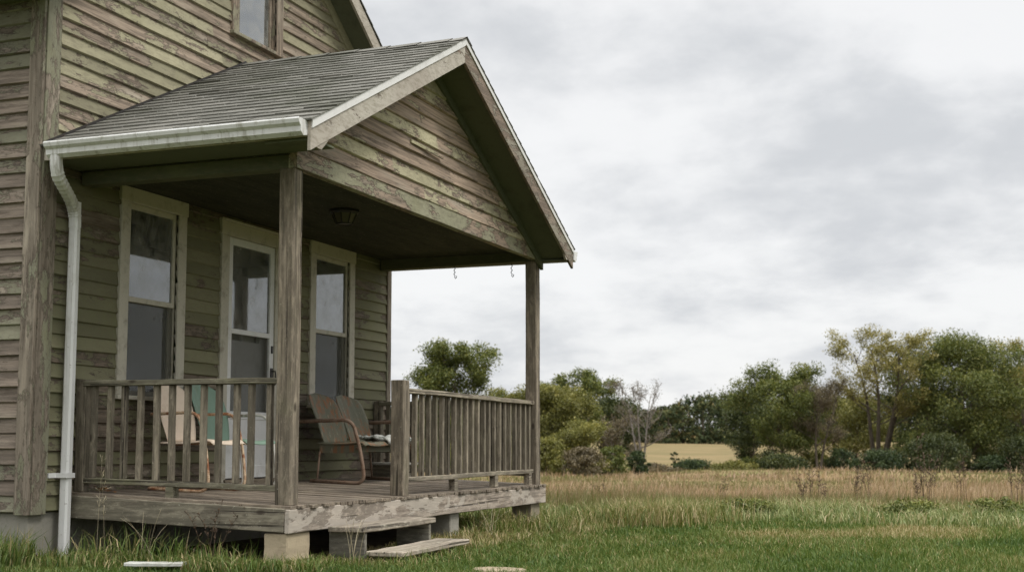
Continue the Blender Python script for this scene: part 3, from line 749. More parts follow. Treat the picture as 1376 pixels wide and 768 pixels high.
RAILX = grey_wood('X', (.225, .205, .145), (.10, .088, .062), .55, 'railx'); RAILY = grey_wood('Y', (.30, .26, .195), (.14, .115, .085), .4, 'raily')
BAL = grey_wood('Z', (.245, .21, .155), (.10, .084, .062), .45, 'bal')
def railing(p0, p1, ax, zt0, zt1, zb0, zb1, n, mat, blocks, off=.07, wall_post=None):
    r = bpy.data.objects.new('railing', None); C.objects.link(r); r.parent = H
    mid = ((p0[0] + p1[0]) / 2, (p0[1] + p1[1]) / 2); r.location = (mid[0] - XW, mid[1] - 10.6, E - .42)
    V = lambda t, z: (p0[0] + (p1[0] - p0[0]) * t, p0[1] + (p1[1] - p0[1]) * t, z)
    L = math.hypot(p1[0] - p0[0], p1[1] - p0[1])
    m = MB(); m.beam(V(0, zt0 - .022), V(1, zt1 - .022), (0, 0, 1), .088, .042, n=10, jit=.002); m.build('top_rail', mat, r, bevel=.005)
    m = MB(); m.beam(V(0, zb0 - .02), V(1, zb1 - .02), (0, 0, 1), .062, .042, n=10, jit=.002); m.build('bottom_rail', mat, r, bevel=.005)
    for k in range(n):
        t = (off + (L - 2 * off) * (k + random.uniform(-.08, .08)) / (n - 1)) / L
        zt = zt0 + (zt1 - zt0) * t - .044; zb = zb0 + (zb1 - zb0) * t
        a = Vector(V(t, zb + .001)); b = Vector(V(t + random.uniform(-.004, .004) / L, zt))
        m = MB(); m.beam(a, b, (0, 1, 0), .042, .040, n=4, jit=.0012); m.build('baluster', BAL, r, bevel=.003)
    for t in blocks:
        x, y, _ = V(t, 0); zb = zb0 + (zb1 - zb0) * t - .041
        m = MB(); m.box(x - .03, x + .03, y - .04, y + .04, deck_z(x) - .001, zb); m.build('spacer_block', mat, r)
    if wall_post is not None:
        x, y = wall_post; m = MB(); m.beam((x, y, deck_z(x)), (x, y, max(zt0, zt1) + .005), (0, 1, 0), .085, .075, n=5, jit=.001); m.build('end_post', BAL, r, bevel=.004)
    return r
railing((XW + .085, 8.19), (XP - .065, 8.19), 'X', E + .478, E + .472, E - .243, E - .285, 12, RAILX, (.47,), .085, (XW + .065, 8.19))
railing((XP, 10.085), (XP, 13.235), 'Y', E + .474, E + .462, E - .272, E - .255, 22, RAILY, (.34, .66, .97), .075)
railing((XW + .09, 13.14), (XP - .05, 13.18), 'X', E + .468, E + .468, E - .235, E - .285, 12, RAILX, (.4,), .1, (XW + .075, 13.14))

# ------------------------------------------------------------------ loose things around the porch
def shell(mb, cx, cy, z0, ht, wd, rec, ribs=True, sh=.60, pw=2.6):
    """one fluted, round-topped metal seat back; leans away from +X"""
    rows = []
    nT, nS = 22, 17
    for i in range(nT):
        t = i / (nT - 1)
        hw = wd / 2 * (1 - (1 - sh) * .5 + (1 - sh) * .5 * math.sin(min(t / .55, 1) * math.pi / 2))
        if t > sh: hw *= max(0.0, 1 - ((t - sh) / (1 - sh)) ** pw) ** .5 * .99 + .01
        row = []
        for j in range(nS):
            s = j / (nS - 1) * 2 - 1; yy = hw * s
            dx = .055 * (yy / (wd / 2)) ** 2 + (.004 * math.cos(yy / wd * 2 * math.pi * 5) if ribs else 0)
            row.append((cx - rec * t - .06 * t * t + dx, cy + yy, z0 + ht * t))
        rows.append(row)
    mb.grid(rows)
def pan(mb, x0, x1, y0, y1, z0, z1):
    rows = []
    for i in range(14):
        t = i / 13; x = x0 + (x1 - x0) * t; z = z0 + (z1 - z0) * t + .018 * math.sin(t * math.pi) * -1
        if t > .86: z -= ((t - .86) / .14) ** 2 * .045
        row = []
        for j in range(13):
            s = j / 12 * 2 - 1; row.append((x, (y0 + y1) / 2 + (y1 - y0) / 2 * s, z + .028 * s * s * (1 - .4 * t) - (.018 if abs(s) > .99 else 0)))
        rows.append(row)
    mb.grid(rows)
def arc(path, n=7):
    """round the corners of a polyline"""
    P = [Vector(p) for p in path]; out = [P[0]]
    for i in range(1, len(P) - 1):
        a, b, c = P[i - 1], P[i], P[i + 1]; r = min(.11, (a - b).length * .45, (c - b).length * .45)
        s, e = b + (a - b).normalized() * r, b + (c - b).normalized() * r
        for k in range(n + 1):
            t = k / n; out.append(s * (1 - t) ** 2 + b * 2 * t * (1 - t) + e * t * t)
    out.append(P[-1]); return out
def chair(x, y, label, body, tube, width=.47):
    z = deck_z(x - .05) + .002; t = thing('metal_chair', (x, y, z), label, 'chair', 'old metal lawn chairs on the porch')
    m = MB(); shell(m, x - .19, y, z + .385, .50, width, .115); m.build('backrest', body, t, solid=.006)
    m = MB(); pan(m, x - .20, x + .30, y - width / 2, y + width / 2, z + .365, z + .405); m.build('seat', body, t, solid=.006)
    w = width / 2 + .025; r = .0125; zb = .0145
    xb, xf = x - .31, x + .21
    tilt = .07
    S = lambda s: [(xb + .04, y + s * w * .96, z + .60), (xf - .03, y + s * w, z + .615), (xf + .045, y + s * w, z + .30), (xf + .075, y + s * w, deck_z(xf + .075) + .016), (xb, y + s * w, deck_z(xb) + .016)]
    near, far = S(-1), S(1)
    m = MB(); m.tube(arc(near + far[::-1]), r, 8)
    for s in (-1, 1):
        m.tube([(xf + .035, y + s * w, z + .36), (xf - .02, y + s * (w - .05), z + .375), (x - .1, y + s * (w - .06), z + .362)], .009, 6)
        m.tube([(xb + .05, y + s * w * .96, z + .60), (xb + .035, y + s * (w - .06), z + .595)], .009, 6)
    m.build('frame', tube, t)
    return t
chair(-6.06, 9.03, 'cream metal lawn chair with rusty tube arms behind the short railing', M['cream'], M['tube_rust'])
chair(-6.12, 9.62, 'mint green metal lawn chair in front of the white door', M['mint'], M['tube_white'])

def bench():
    x, y0, y1 = -6.05, 11.26, 12.36; z = deck_z(x) + .002
    t = thing('metal_bench', (x, (y0 + y1) / 2, z), 'rusty two-seat metal porch bench with twin rounded backs under the right window', 'bench')
    w = (y1 - y0) / 2
    for k in (0, 1):
        m = MB(); shell(m, x - .16, y0 + w * (k + .5), z + .38, .49, w - .008, .14, sh=.74, pw=2.3); m.build('backrest', M['bench'], t, solid=.008)
    m = MB()
    for k in (0, 1): pan(m, x - .18, x + .34, y0 + w * k + .008, y0 + w * (k + 1) - .008, z + .37, z + .395)
    m.build('seat', M['bench'], t, solid=.008)
    m = MB(); m.box(x - .16, x + .28, y0 + .03, y0 + .055, z + .285, z + .36); m.box(x - .16, x + .28, y1 - .055, y1 - .03, z + .285, z + .36); m.box(x + .26, x + .285, y0 + .055, y1 - .055, z + .295, z + .355)
    m.box(x - .17, x - .145, y0 + .055, y1 - .055, z + .295, z + .355); m.build('seat_frame', M['bench'], t)
    for yy in (y0 - .03, y1 + .03):
        m = MB(); m.tube(arc([(x - .36, yy, z + .585), (x + .22, yy, z + .60), (x + .31, yy, z + .30), (x + .36, yy, deck_z(x + .36) + .018), (x - .22, yy, deck_z(x - .22) + .018)]), .0185, 8)
        yi = yy + (.05 if yy < y0 else -.05)
        m.tube([(x + .30, yy, z + .33), (x + .24, yi, z + .33)], .010, 6); m.tube([(x - .15, yi, z + .30), (x - .15, yy, deck_z(x - .15) + .02)], .010, 6)
        m.build('arm_frame', M['tube_brown'], t)
    # cloth lying on the far seat
    m = MB(); rows = []
    for i in range(16):
        a = i / 15; row = []
        for j in range(22):
            b = j / 21
            fold = .012 * math.sin(b * 19 + a * 4) + .010 * math.sin(a * 15 + b * 7)
            px = x - .02 + .375 * a; py = y0 + .50 + .56 * b
            zz = z + .425 + fold + .01 * math.sin(b * math.pi)
            if a > .9: zz -= (a - .9) * .5
            row.append((px, py, zz))
        rows.append(row)
    m.grid(rows); o = m.build('folded_cloth', M['cloth'], None, solid=.024)
    tag(o, 'crumpled grey and white cloth lying on the bench seat', 'cloth')
bench()

def crate():
    x0, x1, y0, y1 = -6.30, -5.92, 12.52, 12.88; z = deck_z(-6.1) + .003
    t = thing('wooden_box', ((x0 + x1) / 2, (y0 + y1) / 2, z), 'low wooden box with a plank lid on the porch floor behind the bench', 'box')
    wd = grey_wood('X', (.25, .23, .175), (.14, .12, .09), .3, 'crate')
    m = MB(); m.box(x0 + .03, x1 - .03, y0 + .03, y0 + .05, z, z + .15); m.box(x0 + .03, x1 - .03, y1 - .05, y1 - .03, z, z + .15)
    m.box(x1 - .05, x1 - .03, y0 + .05, y1 - .05, z, z + .065); m.box(x1 - .05, x1 - .03, y0 + .05, y1 - .05, z + .08, z + .15); m.box(x0 + .03, x0 + .05, y0 + .05, y1 - .05, z, z + .15); m.build('sides', wd, t)
    m = MB(); m.box(x0, x1 + .03, y0, y0 + .17, z + .151, z + .176); m.box(x0 + .01, x1 + .02, y0 + .175, y1, z + .151, z + .174); m.build('lid', grey_wood('X', (.42, .41, .36), (.27, .25, .20), .3, 'lid'), t, bevel=.003)
crate()

def lamp():
    x, y, z = -5.43, 10.26, E + 2.05
    t = thing('porch_light', (x, y, z), 'dark iron lantern light fixed to the porch ceiling', 'lamp')
    m = MB(); n = 8
    def ring(r, zz): return [(x + r * math.cos(2 * math.pi * k / n + .2), y + r * math.sin(2 * math.pi * k / n + .2), zz) for k in range(n)]
    def loft(m, a, b): m.add(a + b, [(k, (k + 1) % n, n + (k + 1) % n, n + k) for k in range(n)] + [tuple(range(n)), tuple(range(2 * n - 1, n - 1, -1))])
    loft(m, ring(.13, z), ring(.135, z - .018)); loft(m, ring(.135, z - .0185), ring(.118, z - .034)); m.build('canopy', M['dark_metal'], t)
    m = MB(); loft(m, ring(.108, z - .0345), ring(.07, z - .12)); m.build('lamp_glass', M['lamp_glass'], t)
    m = MB(); a, b = ring(.112, z - .03), ring(.073, z - .122)
    for k in range(n): m.tube([a[k], b[k]], .005, 5)
    m.tube(b + [b[0]], .006, 5); m.build('cage', M['dark_metal'], t)
lamp()

def hook(x, y, L, label):
    z = E + 1.955
    t = thing('plant_hook', (x, y, z), label, 'hook', 'wire hooks under the far porch beam')
    m = MB(); pts = [(x, y, z + .01), (x, y, z - .03)]
    for k in range(12): pts.append((x + .008 * math.sin(k * 1.4), y + .006 * math.cos(k * 1.4), z - .03 - (L - .05) * k / 11))
    pts += [(x + .012, y, z - L), (x + .022, y, z - L + .012), (x + .024, y, z - L + .03)]
    m.tube(pts, .0045, 5); m.build('wire', M['dark_metal'], t)
    return m
hook(-5.65, 13.25, .15, 'thin bent wire hook nearer the house wall under the beam')
h2 = hook(-4.99, 13.27, .16, 'knotted wire hook beside the far porch post')

# piers
def pier(x0, x1, y0, y1, ztop, cap, label, mat):
    t = thing('pier_block', ((x0 + x1) / 2, (y0 + y1) / 2, 0), label, 'pier', 'blocks carrying the porch')
    m = MB(); m.beam(((x0 + x1) / 2, (y0 + y1) / 2, cap), ((x0 + x1) / 2, (y0 + y1) / 2, ztop), (0, 1, 0), x1 - x0, y1 - y0, n=4, jit=.002); m.build('upper_block', mat, t, bevel=.008)
    m = MB(); m.box(x0 - .006, x1 + .006, y0 - .006, y1 + .006, -.12, cap - .003); m.build('base_block', M['block_grey'], t, bevel=.008)
pier(-4.885, -4.70, 8.10, 8.42, E - .611, .055, 'tan concrete block pier under the porch corner nearest the camera', M['block'])
pier(-4.92, -4.72, 11.00, 11.20, E - .612, .04, 'grey block pier beyond the wooden steps', M['block_grey'])
pier(-4.94, -4.72, 13.14, 13.40, E - .614, .03, 'mossy block pier under the far corner of the porch', plain('mossy_block', (.27, .235, .17), .95, .1, 0, (.12, .11, .06), .7, 6, bump=.004))

def steps():
    t = thing('porch_steps', (-4.4, 9.2, 0), 'two loose grey plank steps in front of the porch opening', 'steps')
    W1 = grey_wood('Y', (.43, .37, .29), (.235, .195, .15), .2, 'tread', .25)
    m = MB(); m.beam((-4.50, 8.58, E - .607), (-4.50, 9.86, E - .603), (0, 0, 1), .29, .04, n=8, jit=.002); m.build('tread', W1, t, bevel=.006)
    m = MB(); m.beam((-4.20, 8.60, E - .775), (-4.19, 9.82, E - .760), (0, 0, 1), .29, .036, n=8, jit=.002); m.build('tread', W1, t, bevel=.006)
    SD = grey_wood('X', (.24, .225, .18), (.14, .125, .10), .4, 'riser')
    for yy in (8.63, 9.76):
        m = MB(); m.prism([(-4.66, yy, -.05), (-4.66, yy, E - .629), (-4.372, yy, E - .629), (-4.372, yy, -.05)], (0, .038, 0)); m.build('stringer', SD, t, bevel=.004)
    for yy in (8.75, 9.62):
        m = MB(); m.box(-4.30, -4.09, yy, yy + .05, -.05, E - .796); m.build('stringer', SD, t, bevel=.004)
steps()

m = MB(); m.beam((-5.52, 7.43, .075), (-5.16, 7.56, .075), (0, 0, 1), .13, .022, n=5, jit=.002)
tag(m.build('white_plank', M['white_plank'], None, bevel=.003), 'short white painted plank lying in the grass below the porch', 'plank')
def slabstone():
    m = MB(); x, y = -3.20, 8.27; rows = []
    pts = [(-.20, -.09), (-.05, -.15), (.16, -.12), (.25, -.02), (.2, .1), (.02, .15), (-.16, .11), (-.24, .01)]
    n = len(pts); vs = []
    for s, zz in ((1.0, -.05), (1.0, .025), (.86, .05)):
        vs += [(x + px * s * .85 + random.uniform(-.012, .012), y + py * s * .85 + random.uniform(-.006, .006), zz + random.uniform(-.004, .004)) for px, py in pts]
    fs = [(i * n + k, i * n + (k + 1) % n, (i + 1) * n + (k + 1) % n, (i + 1) * n + k) for i in (0, 1) for k in range(n)] + [tuple(range(2 * n, 3 * n))]
    m.add(vs, fs); tag(m.build('flat_stone', M['stone'], None, bevel=.01), 'flat tan stone sunk in the grass beside the lower step', 'stone')
slabstone()
m = MB()
for k in range(26):
    x, y = -6.36 + random.gauss(0, .06), 8.26 + random.gauss(0, .025); z = deck_z(x) + .006 + random.uniform(0, .025); a = random.uniform(0, 6.3); s = random.uniform(.018, .035)
    c, d = math.cos(a) * s, math.sin(a) * s; m.add([(x - c, y - d, z), (x + d * .6, y - c * .6, z + .008), (x + c, y + d, z + random.uniform(0, .02)), (x - d * .6, y + c * .6, z + .004)], [(0, 1, 2, 3)])
tag(m.build('dead_leaves', M['dead_leaf'], None), 'small drift of brown leaves caught under the short railing', 'leaves', kind='stuff')

# ------------------------------------------------------------------ grass
def wedge(n_per, F0, F1, half=.47, power=0):
    """random points on the yard between two distances in front of the camera"""
    area = half * 2 * (F1 ** 2 - F0 ** 2) / 2; n = int(area * n_per)
    F = np.sqrt(rng.uniform(F0 ** 2, F1 ** 2, n)); R = rng.uniform(-half, half, n) * F
    return np.stack([-F * SA + R * CA, F * CA + R * SA], 1), F, R
def vnoise(x, y, s, seed):
    g = np.random.default_rng(seed).random((64, 64)); x = x * s; y = y * s
    xi, yi = np.floor(x).astype(int), np.floor(y).astype(int); fx, fy = x - xi, y - yi
    fx, fy = fx * fx * (3 - 2 * fx), fy * fy * (3 - 2 * fy)
    G = lambda a, b: g[a % 64, b % 64]
    return (G(xi, yi) * (1 - fx) + G(xi + 1, yi) * fx) * (1 - fy) + (G(xi, yi + 1) * (1 - fx) + G(xi + 1, yi + 1) * fx) * fy
def outside(xy, porch=True):
    x, y = xy[:, 0], xy[:, 1]
    k = ~((x < XW - .0) & (y > YA - .02) & (y < YB + .02))
    if porch: k &= ~((x < -4.78) & (x > XW - .1) & (y > 8.2) & (y < 13.4))
    k &= ~((x > -4.95) & (x < -4.66) & (y > 8.07) & (y < 8.45))
    k &= ~((x > -4.66) & (x < -4.05) & (y > 8.6) & (y < 9.85))
    return k
def lawn():
    parts = []
    for (F0, F1, dens) in ((6.6, 9.5, 4600), (9.5, 12.5, 3200), (12.5, 19.5, 1600)):
        xy, F, R = wedge(dens, F0, F1); k = outside(xy); parts.append((xy[k], F[k]))
    xy = np.concatenate([p[0] for p in parts]); F = np.concatenate([p[1] for p in parts]); n = len(xy)
    pat = vnoise(xy[:, 0] + 50, xy[:, 1] + 50, .9, 3); pat2 = vnoise(xy[:, 0] + 50, xy[:, 1] + 50, 3.3, 4)
    h = rng.uniform(.032, .082, n) * (.65 + .5 * pat + .45 * pat2)
    rnd = np.clip(rng.normal(.36, .16, n) + (pat - .5) * .42 + (pat2 - .5) * .30 + (vnoise(xy[:, 0] + 50, xy[:, 1] + 50, .35, 15) - .5) * .25 + np.clip((vnoise(xy[:, 0] + 50, xy[:, 1] + 70, .75, 31) - .66) * 5, 0, 1) * .38 + (rng.random(n) < .07) * .4, 0, 1)
    wd = rng.uniform(.004, .0075, n) * np.clip(F / 9, 1, 1.8)
    o = blades('grass', xy, terrain(xy[:, 0], xy[:, 1]) - .004, h, wd, rnd, M['grass'], .75)
    tag(o, 'short green lawn grass mixed with yellowed blades', 'grass', kind='stuff')
lawn()
def overgrown():
    P = []; Hh = []
    def band(x0, x1, y0, y1, n, h0, h1):
        xy = np.stack([rng.uniform(x0, x1, n), rng.uniform(y0, y1, n)], 1); k = outside(xy, False); xy = xy[k]; P.append(xy); Hh.append(rng.uniform(h0, h1, len(xy)) * .8 * (.5 + .7 * vnoise(xy[:, 0] + 50, xy[:, 1] + 50, 2.5, 9)))
    band(-7.6, -6.4, 6.9, 7.69, 4200, .16, .44); band(-6.6, -4.6, 7.5, 8.15, 3000, .08, .24); band(-4.9, -4.3, 7.8, 8.6, 900, .07, .20)
    band(-4.85, -4.0, 9.9, 11.6, 2600, .07, .24); band(-4.65, -3.7, 11.6, 14.2, 4200, .06, .22); band(-4.6, -3.3, 13.7, 15.6, 3600, .10, .34); band(-6.3, -5.0, 12.6, 15.2, 2600, .12, .36); band(-5.3, -4.3, 7.62, 8.07, 1500, .10, .26); band(-6.4, -4.95, 7.8, 8.25, 420, .22, .48); band(-4.1, -3.75, 8.3, 9.9, 700, .08, .22); band(-4.2, -3.7, 8.4, 9.9, 700, .07, .18)
    for (cx, cy, s, n, h) in ((-3.75, 13.6, .25, 1300, .40), (-4.35, 12.2, .2, 700, .30), (-3.5, 14.3, .35, 1500, .40), (-4.55, 11.6, .12, 350, .30), (-7.0, 7.42, .25, 500, .36)):
        xy = np.stack([rng.normal(cx, s, n), rng.normal(cy, s, n)], 1); k = outside(xy, False); xy = xy[k]; P.append(xy); Hh.append(rng.uniform(.4, 1, len(xy)) * h)
    xy = np.concatenate(P); h = np.concatenate(Hh); n = len(xy)
    rnd = np.clip(rng.normal(.40, .2, n) + (rng.random(n) < .22) * .5 + (xy[:, 1] > 9.9) * .22 * vnoise(xy[:, 0] + 50, xy[:, 1] + 50, 1.7, 12) * 2, 0, 1)
    o = blades('overgrown_grass', xy, terrain(xy[:, 0], xy[:, 1]) - .005, h, rng.uniform(.005, .009, n), rnd, M['grass'], .95)
    tag(o, 'long unmown grass flopping along the foot of the porch and house', 'grass', kind='stuff')
overgrown()
def weeds():
    xy, F, R = wedge(560, 13.4, 18.4); pat = vnoise(xy[:, 0] + 60, xy[:, 1] + 60, .8, 5)
    lo = 14.5 + (pat - .5) * 2.6 + (vnoise(xy[:, 0] + 60, xy[:, 1] + 60, .3, 45) - .5) * 2; k = (F > lo) & outside(xy); xy, F, pat = xy[k], F[k], pat[k]; n = len(xy)
    p2 = vnoise(xy[:, 0] + 60, xy[:, 1] + 60, 2.2, 6)
    h = rng.uniform(.08, .24, n) * (.3 + .8 * p2 + .5 * pat)
    rnd = np.clip(rng.normal(.50, .2, n) + (p2 - .5) * .7 + np.clip((F - 16.2) / 2, 0, 1) * .25, 0, 1)
    o = blades('rough_grass', xy, terrain(xy[:, 0], xy[:, 1]) - .01, h, rng.uniform(.008, .016, n), rnd, M['weeds'], .8)
    tag(o, 'strip of taller pale green grass where the lawn ends', 'grass', kind='stuff')
weeds()
def dry():
    A = []
    for (F0, F1, dens, w0) in ((16.2, 26, 300, .009), (26, 45, 70, .018), (45, 92, 17, .045)):
        xy, F, R = wedge(dens, F0, F1, .50); A.append((xy, F, np.full(len(xy), w0)))
    xy = np.concatenate([a[0] for a in A]); F = np.concatenate([a[1] for a in A]); w = np.concatenate([a[2] for a in A])
    pat = vnoise(xy[:, 0] + 90, xy[:, 1] + 90, .30, 7); p2 = vnoise(xy[:, 0] + 90, xy[:, 1] + 90, 1.1, 8)
    k = (F > 16.9 + (pat - .5) * 2.2 + (vnoise(xy[:, 0] + 90, xy[:, 1] + 90, .8, 44) - .5) * 3.2) & (rng.random(len(xy)) < .45 + .8 * pat) & outside(xy); xy, F, w, pat, p2 = xy[k], F[k], w[k], pat[k], p2[k]; n = len(xy)
    p3 = vnoise(xy[:, 0] * CA + xy[:, 1] * SA + 300, F * 2.2 + 90, .16, 21); p4 = vnoise(xy[:, 0] + 90, xy[:, 1] + 90, .55, 22)
    h = rng.uniform(.08, .30, n) * (.3 + .5 * pat + .7 * p2 * p4 * 2) * np.where(rng.random(n) < .05, 1.6, 1.0) * np.where((F > 24) & (p3 > .52), .55, 1.0)
    rnd = np.clip(rng.normal(.56, .2, n) + (p2 - .5) * .45 + (p4 - .5) * .4 - np.clip((p3 - .50) * 5, 0, 1) * .5 + np.clip((.38 - p3) * 5, 0, 1) * .2, 0, 1)
    o = blades('dry_grass', xy, terrain(xy[:, 0], xy[:, 1]) - .01, h, w * rng.uniform(.6, 1.3, n), rnd, M['dry'], .45, wind=(.08, .03))
    tag(o, 'brown knee-high dry grass covering the field beyond the lawn', 'grass', kind='stuff')
dry()

def stem_clump(name, x, y, n, h, spread, mat, label, cat, group=None, heads=True, thick=.0028, arch=.5, z0=None):
    z = gz(x, y) if z0 is None else z0
    t = thing(name, (x, y, z), label, cat, group); m = MB()
    for k in range(n):
        a = random.uniform(0, 6.3); L = h * random.uniform(.65, 1.0); b = spread * random.uniform(.2, 1); p = []
        ox, oy = random.uniform(-.05, .05), random.uniform(-.05, .05)
        for i in range(8):
            s = i / 7; d = b * s ** 1.8; p.append((x + ox + math.cos(a) * d, y + oy + math.sin(a) * d, z - .02 + L * (s - arch * b / max(h, .1) * s ** 3 * .7)))
        m.tube(p, [thick * (1 - .6 * i / 7) for i in range(8)], 4)
        if heads:
            for i in range(4, 8):
                q = Vector(p[i])
                for c in range(3):
                    v = Vector((random.uniform(-1, 1), random.uniform(-1, 1), random.uniform(.2, 1.2))) * h * .07
                    m.tube([q, q + v * .6, q + v], [thick * .6, thick * .5, thick * 1.6], 4)
    m.build('stems', mat, t); return t
stem_clump('dry_weed', -5.75, 7.98, 5, .55, .36, M['stem'], 'arching bleached dry weed in front of the dark gap under the porch', 'weed', heads=False, thick=.002)
stem_clump('dry_weed', -5.25, 8.0, 6, .50, .22, M['stalk'], 'brown dried seed heads beside the tan concrete block', 'weed')
stem_clump('dry_weed', -4.36, 8.42, 6, .42, .30, M['stem'], 'pale dry grass stalks crossing the side of the wooden steps', 'weed', heads=False)
stem_clump('dry_weed', -6.15, 8.02, 2, .90, .06, M['stem'], 'tall thin seedy stalk standing against the porch rim board', 'weed', thick=.0016)
stem_clump('dry_weed', -4.30, 10.9, 7, .5, .30, M['stem'], 'tangle of reddish dry stems between the steps and the grey pier', 'weed', heads=False)

# dead stalks along the field's edge
for k, (u, F, h) in enumerate(((1076, 19.5, .42), (1084, 21, .50), (1097, 22, .52), (1102, 20, .40), (1143, 20.5, .60), (1149, 21.2, .50), (1163, 22.5, .62), (1239, 19, .74), (1246, 20, .6), (1229, 19.5, .42), (1284, 21.5, .78), (1292, 23, .6), (1354, 18.7, .85), (1363, 20.4, .6), (1371, 19.2, .7), (968, 24, .34), (812, 23, .36))):
    x, y = uF(u, F)
    stem_clump('dead_weed', x, y, random.choice((2, 3, 4, 5)), h * random.uniform(1.0, 1.45), random.uniform(.06, .2), M['stalk'], 'dead brown weed stalk standing in the dry grass past the lawn', 'weed', 'dead weeds along the field edge', thick=.0052, arch=.3)

def leafy(name, x, y, r, h, n, size, mat, label, cat, group=None, stems=5, flat=1.0, barkm=None):
    z = gz(x, y); t = thing(name, (x, y, z), label, cat, group); m = MB(); cl = []
    for k in range(stems):
        a = 2 * math.pi * k / stems + random.uniform(-.5, .5); d = r * random.uniform(.25, .8); L = h * random.uniform(.6, .95)
        e = (x + math.cos(a) * d, y + math.sin(a) * d, z + L)
        m.tube([(x + math.cos(a) * d * .1, y + math.sin(a) * d * .1, z - .05), (x + math.cos(a) * d * .45, y + math.sin(a) * d * .45, z + L * .5), e], [h * .018, h * .012, h * .004], 5); cl.append(e)
    m.build('stems', barkm or M['bark'], t)
    n = int(n * 1.8); size = size * .72; nc = max(6, n // 60); P = []; Rn = []
    for k in range(nc):
        a = random.uniform(0, 6.3); q = random.random() ** .5; zz = random.random() ** .8
        prof = math.sin(math.pi * min(1, .18 + .75 * zz)) ** .6
        c = np.array([x + math.cos(a) * r * q * prof, y + math.sin(a) * r * q * prof, z + h * (.06 + .90 * zz)])
        cr = r * random.uniform(.12, .26); g = rng.normal(size=(60, 3)); g *= 1.3 * cr * rng.random((60, 1)) ** .45 / (np.linalg.norm(g, axis=1)[:, None] + 1e-6); g[:, 2] *= .75 * flat
        P.append(c + g); Rn.append(np.clip(rng.normal(.4, .16, 60) + random.uniform(-.24, .24) + .25 * (g[:, 2] / cr), 0, 1))  # leaf tone rises towards each clump's top, painting in light from above
    P = np.concatenate(P); P[:, 2] = np.maximum(P[:, 2], z + .02)
    leaf_cards('foliage', P, size, np.concatenate(Rn), mat, t); return t
for (u, F, r, h, lab) in ((1000, 15.6, .42, .20, 'broad dark green weed at the lawn edge left of the dead stalks'), (1215, 16.2, .55, .17, 'low spreading green weed at the lawn edge in front of the tallest tree'), (1345, 16.0, .5, .19, 'leafy green weed at the lawn edge near the right border')):
    x, y = uF(u, F); leafy('green_weed', x, y, r, h, 900, .05, M['leaf_green'], lab, 'weed', 'broad-leaved weeds at the lawn edge')

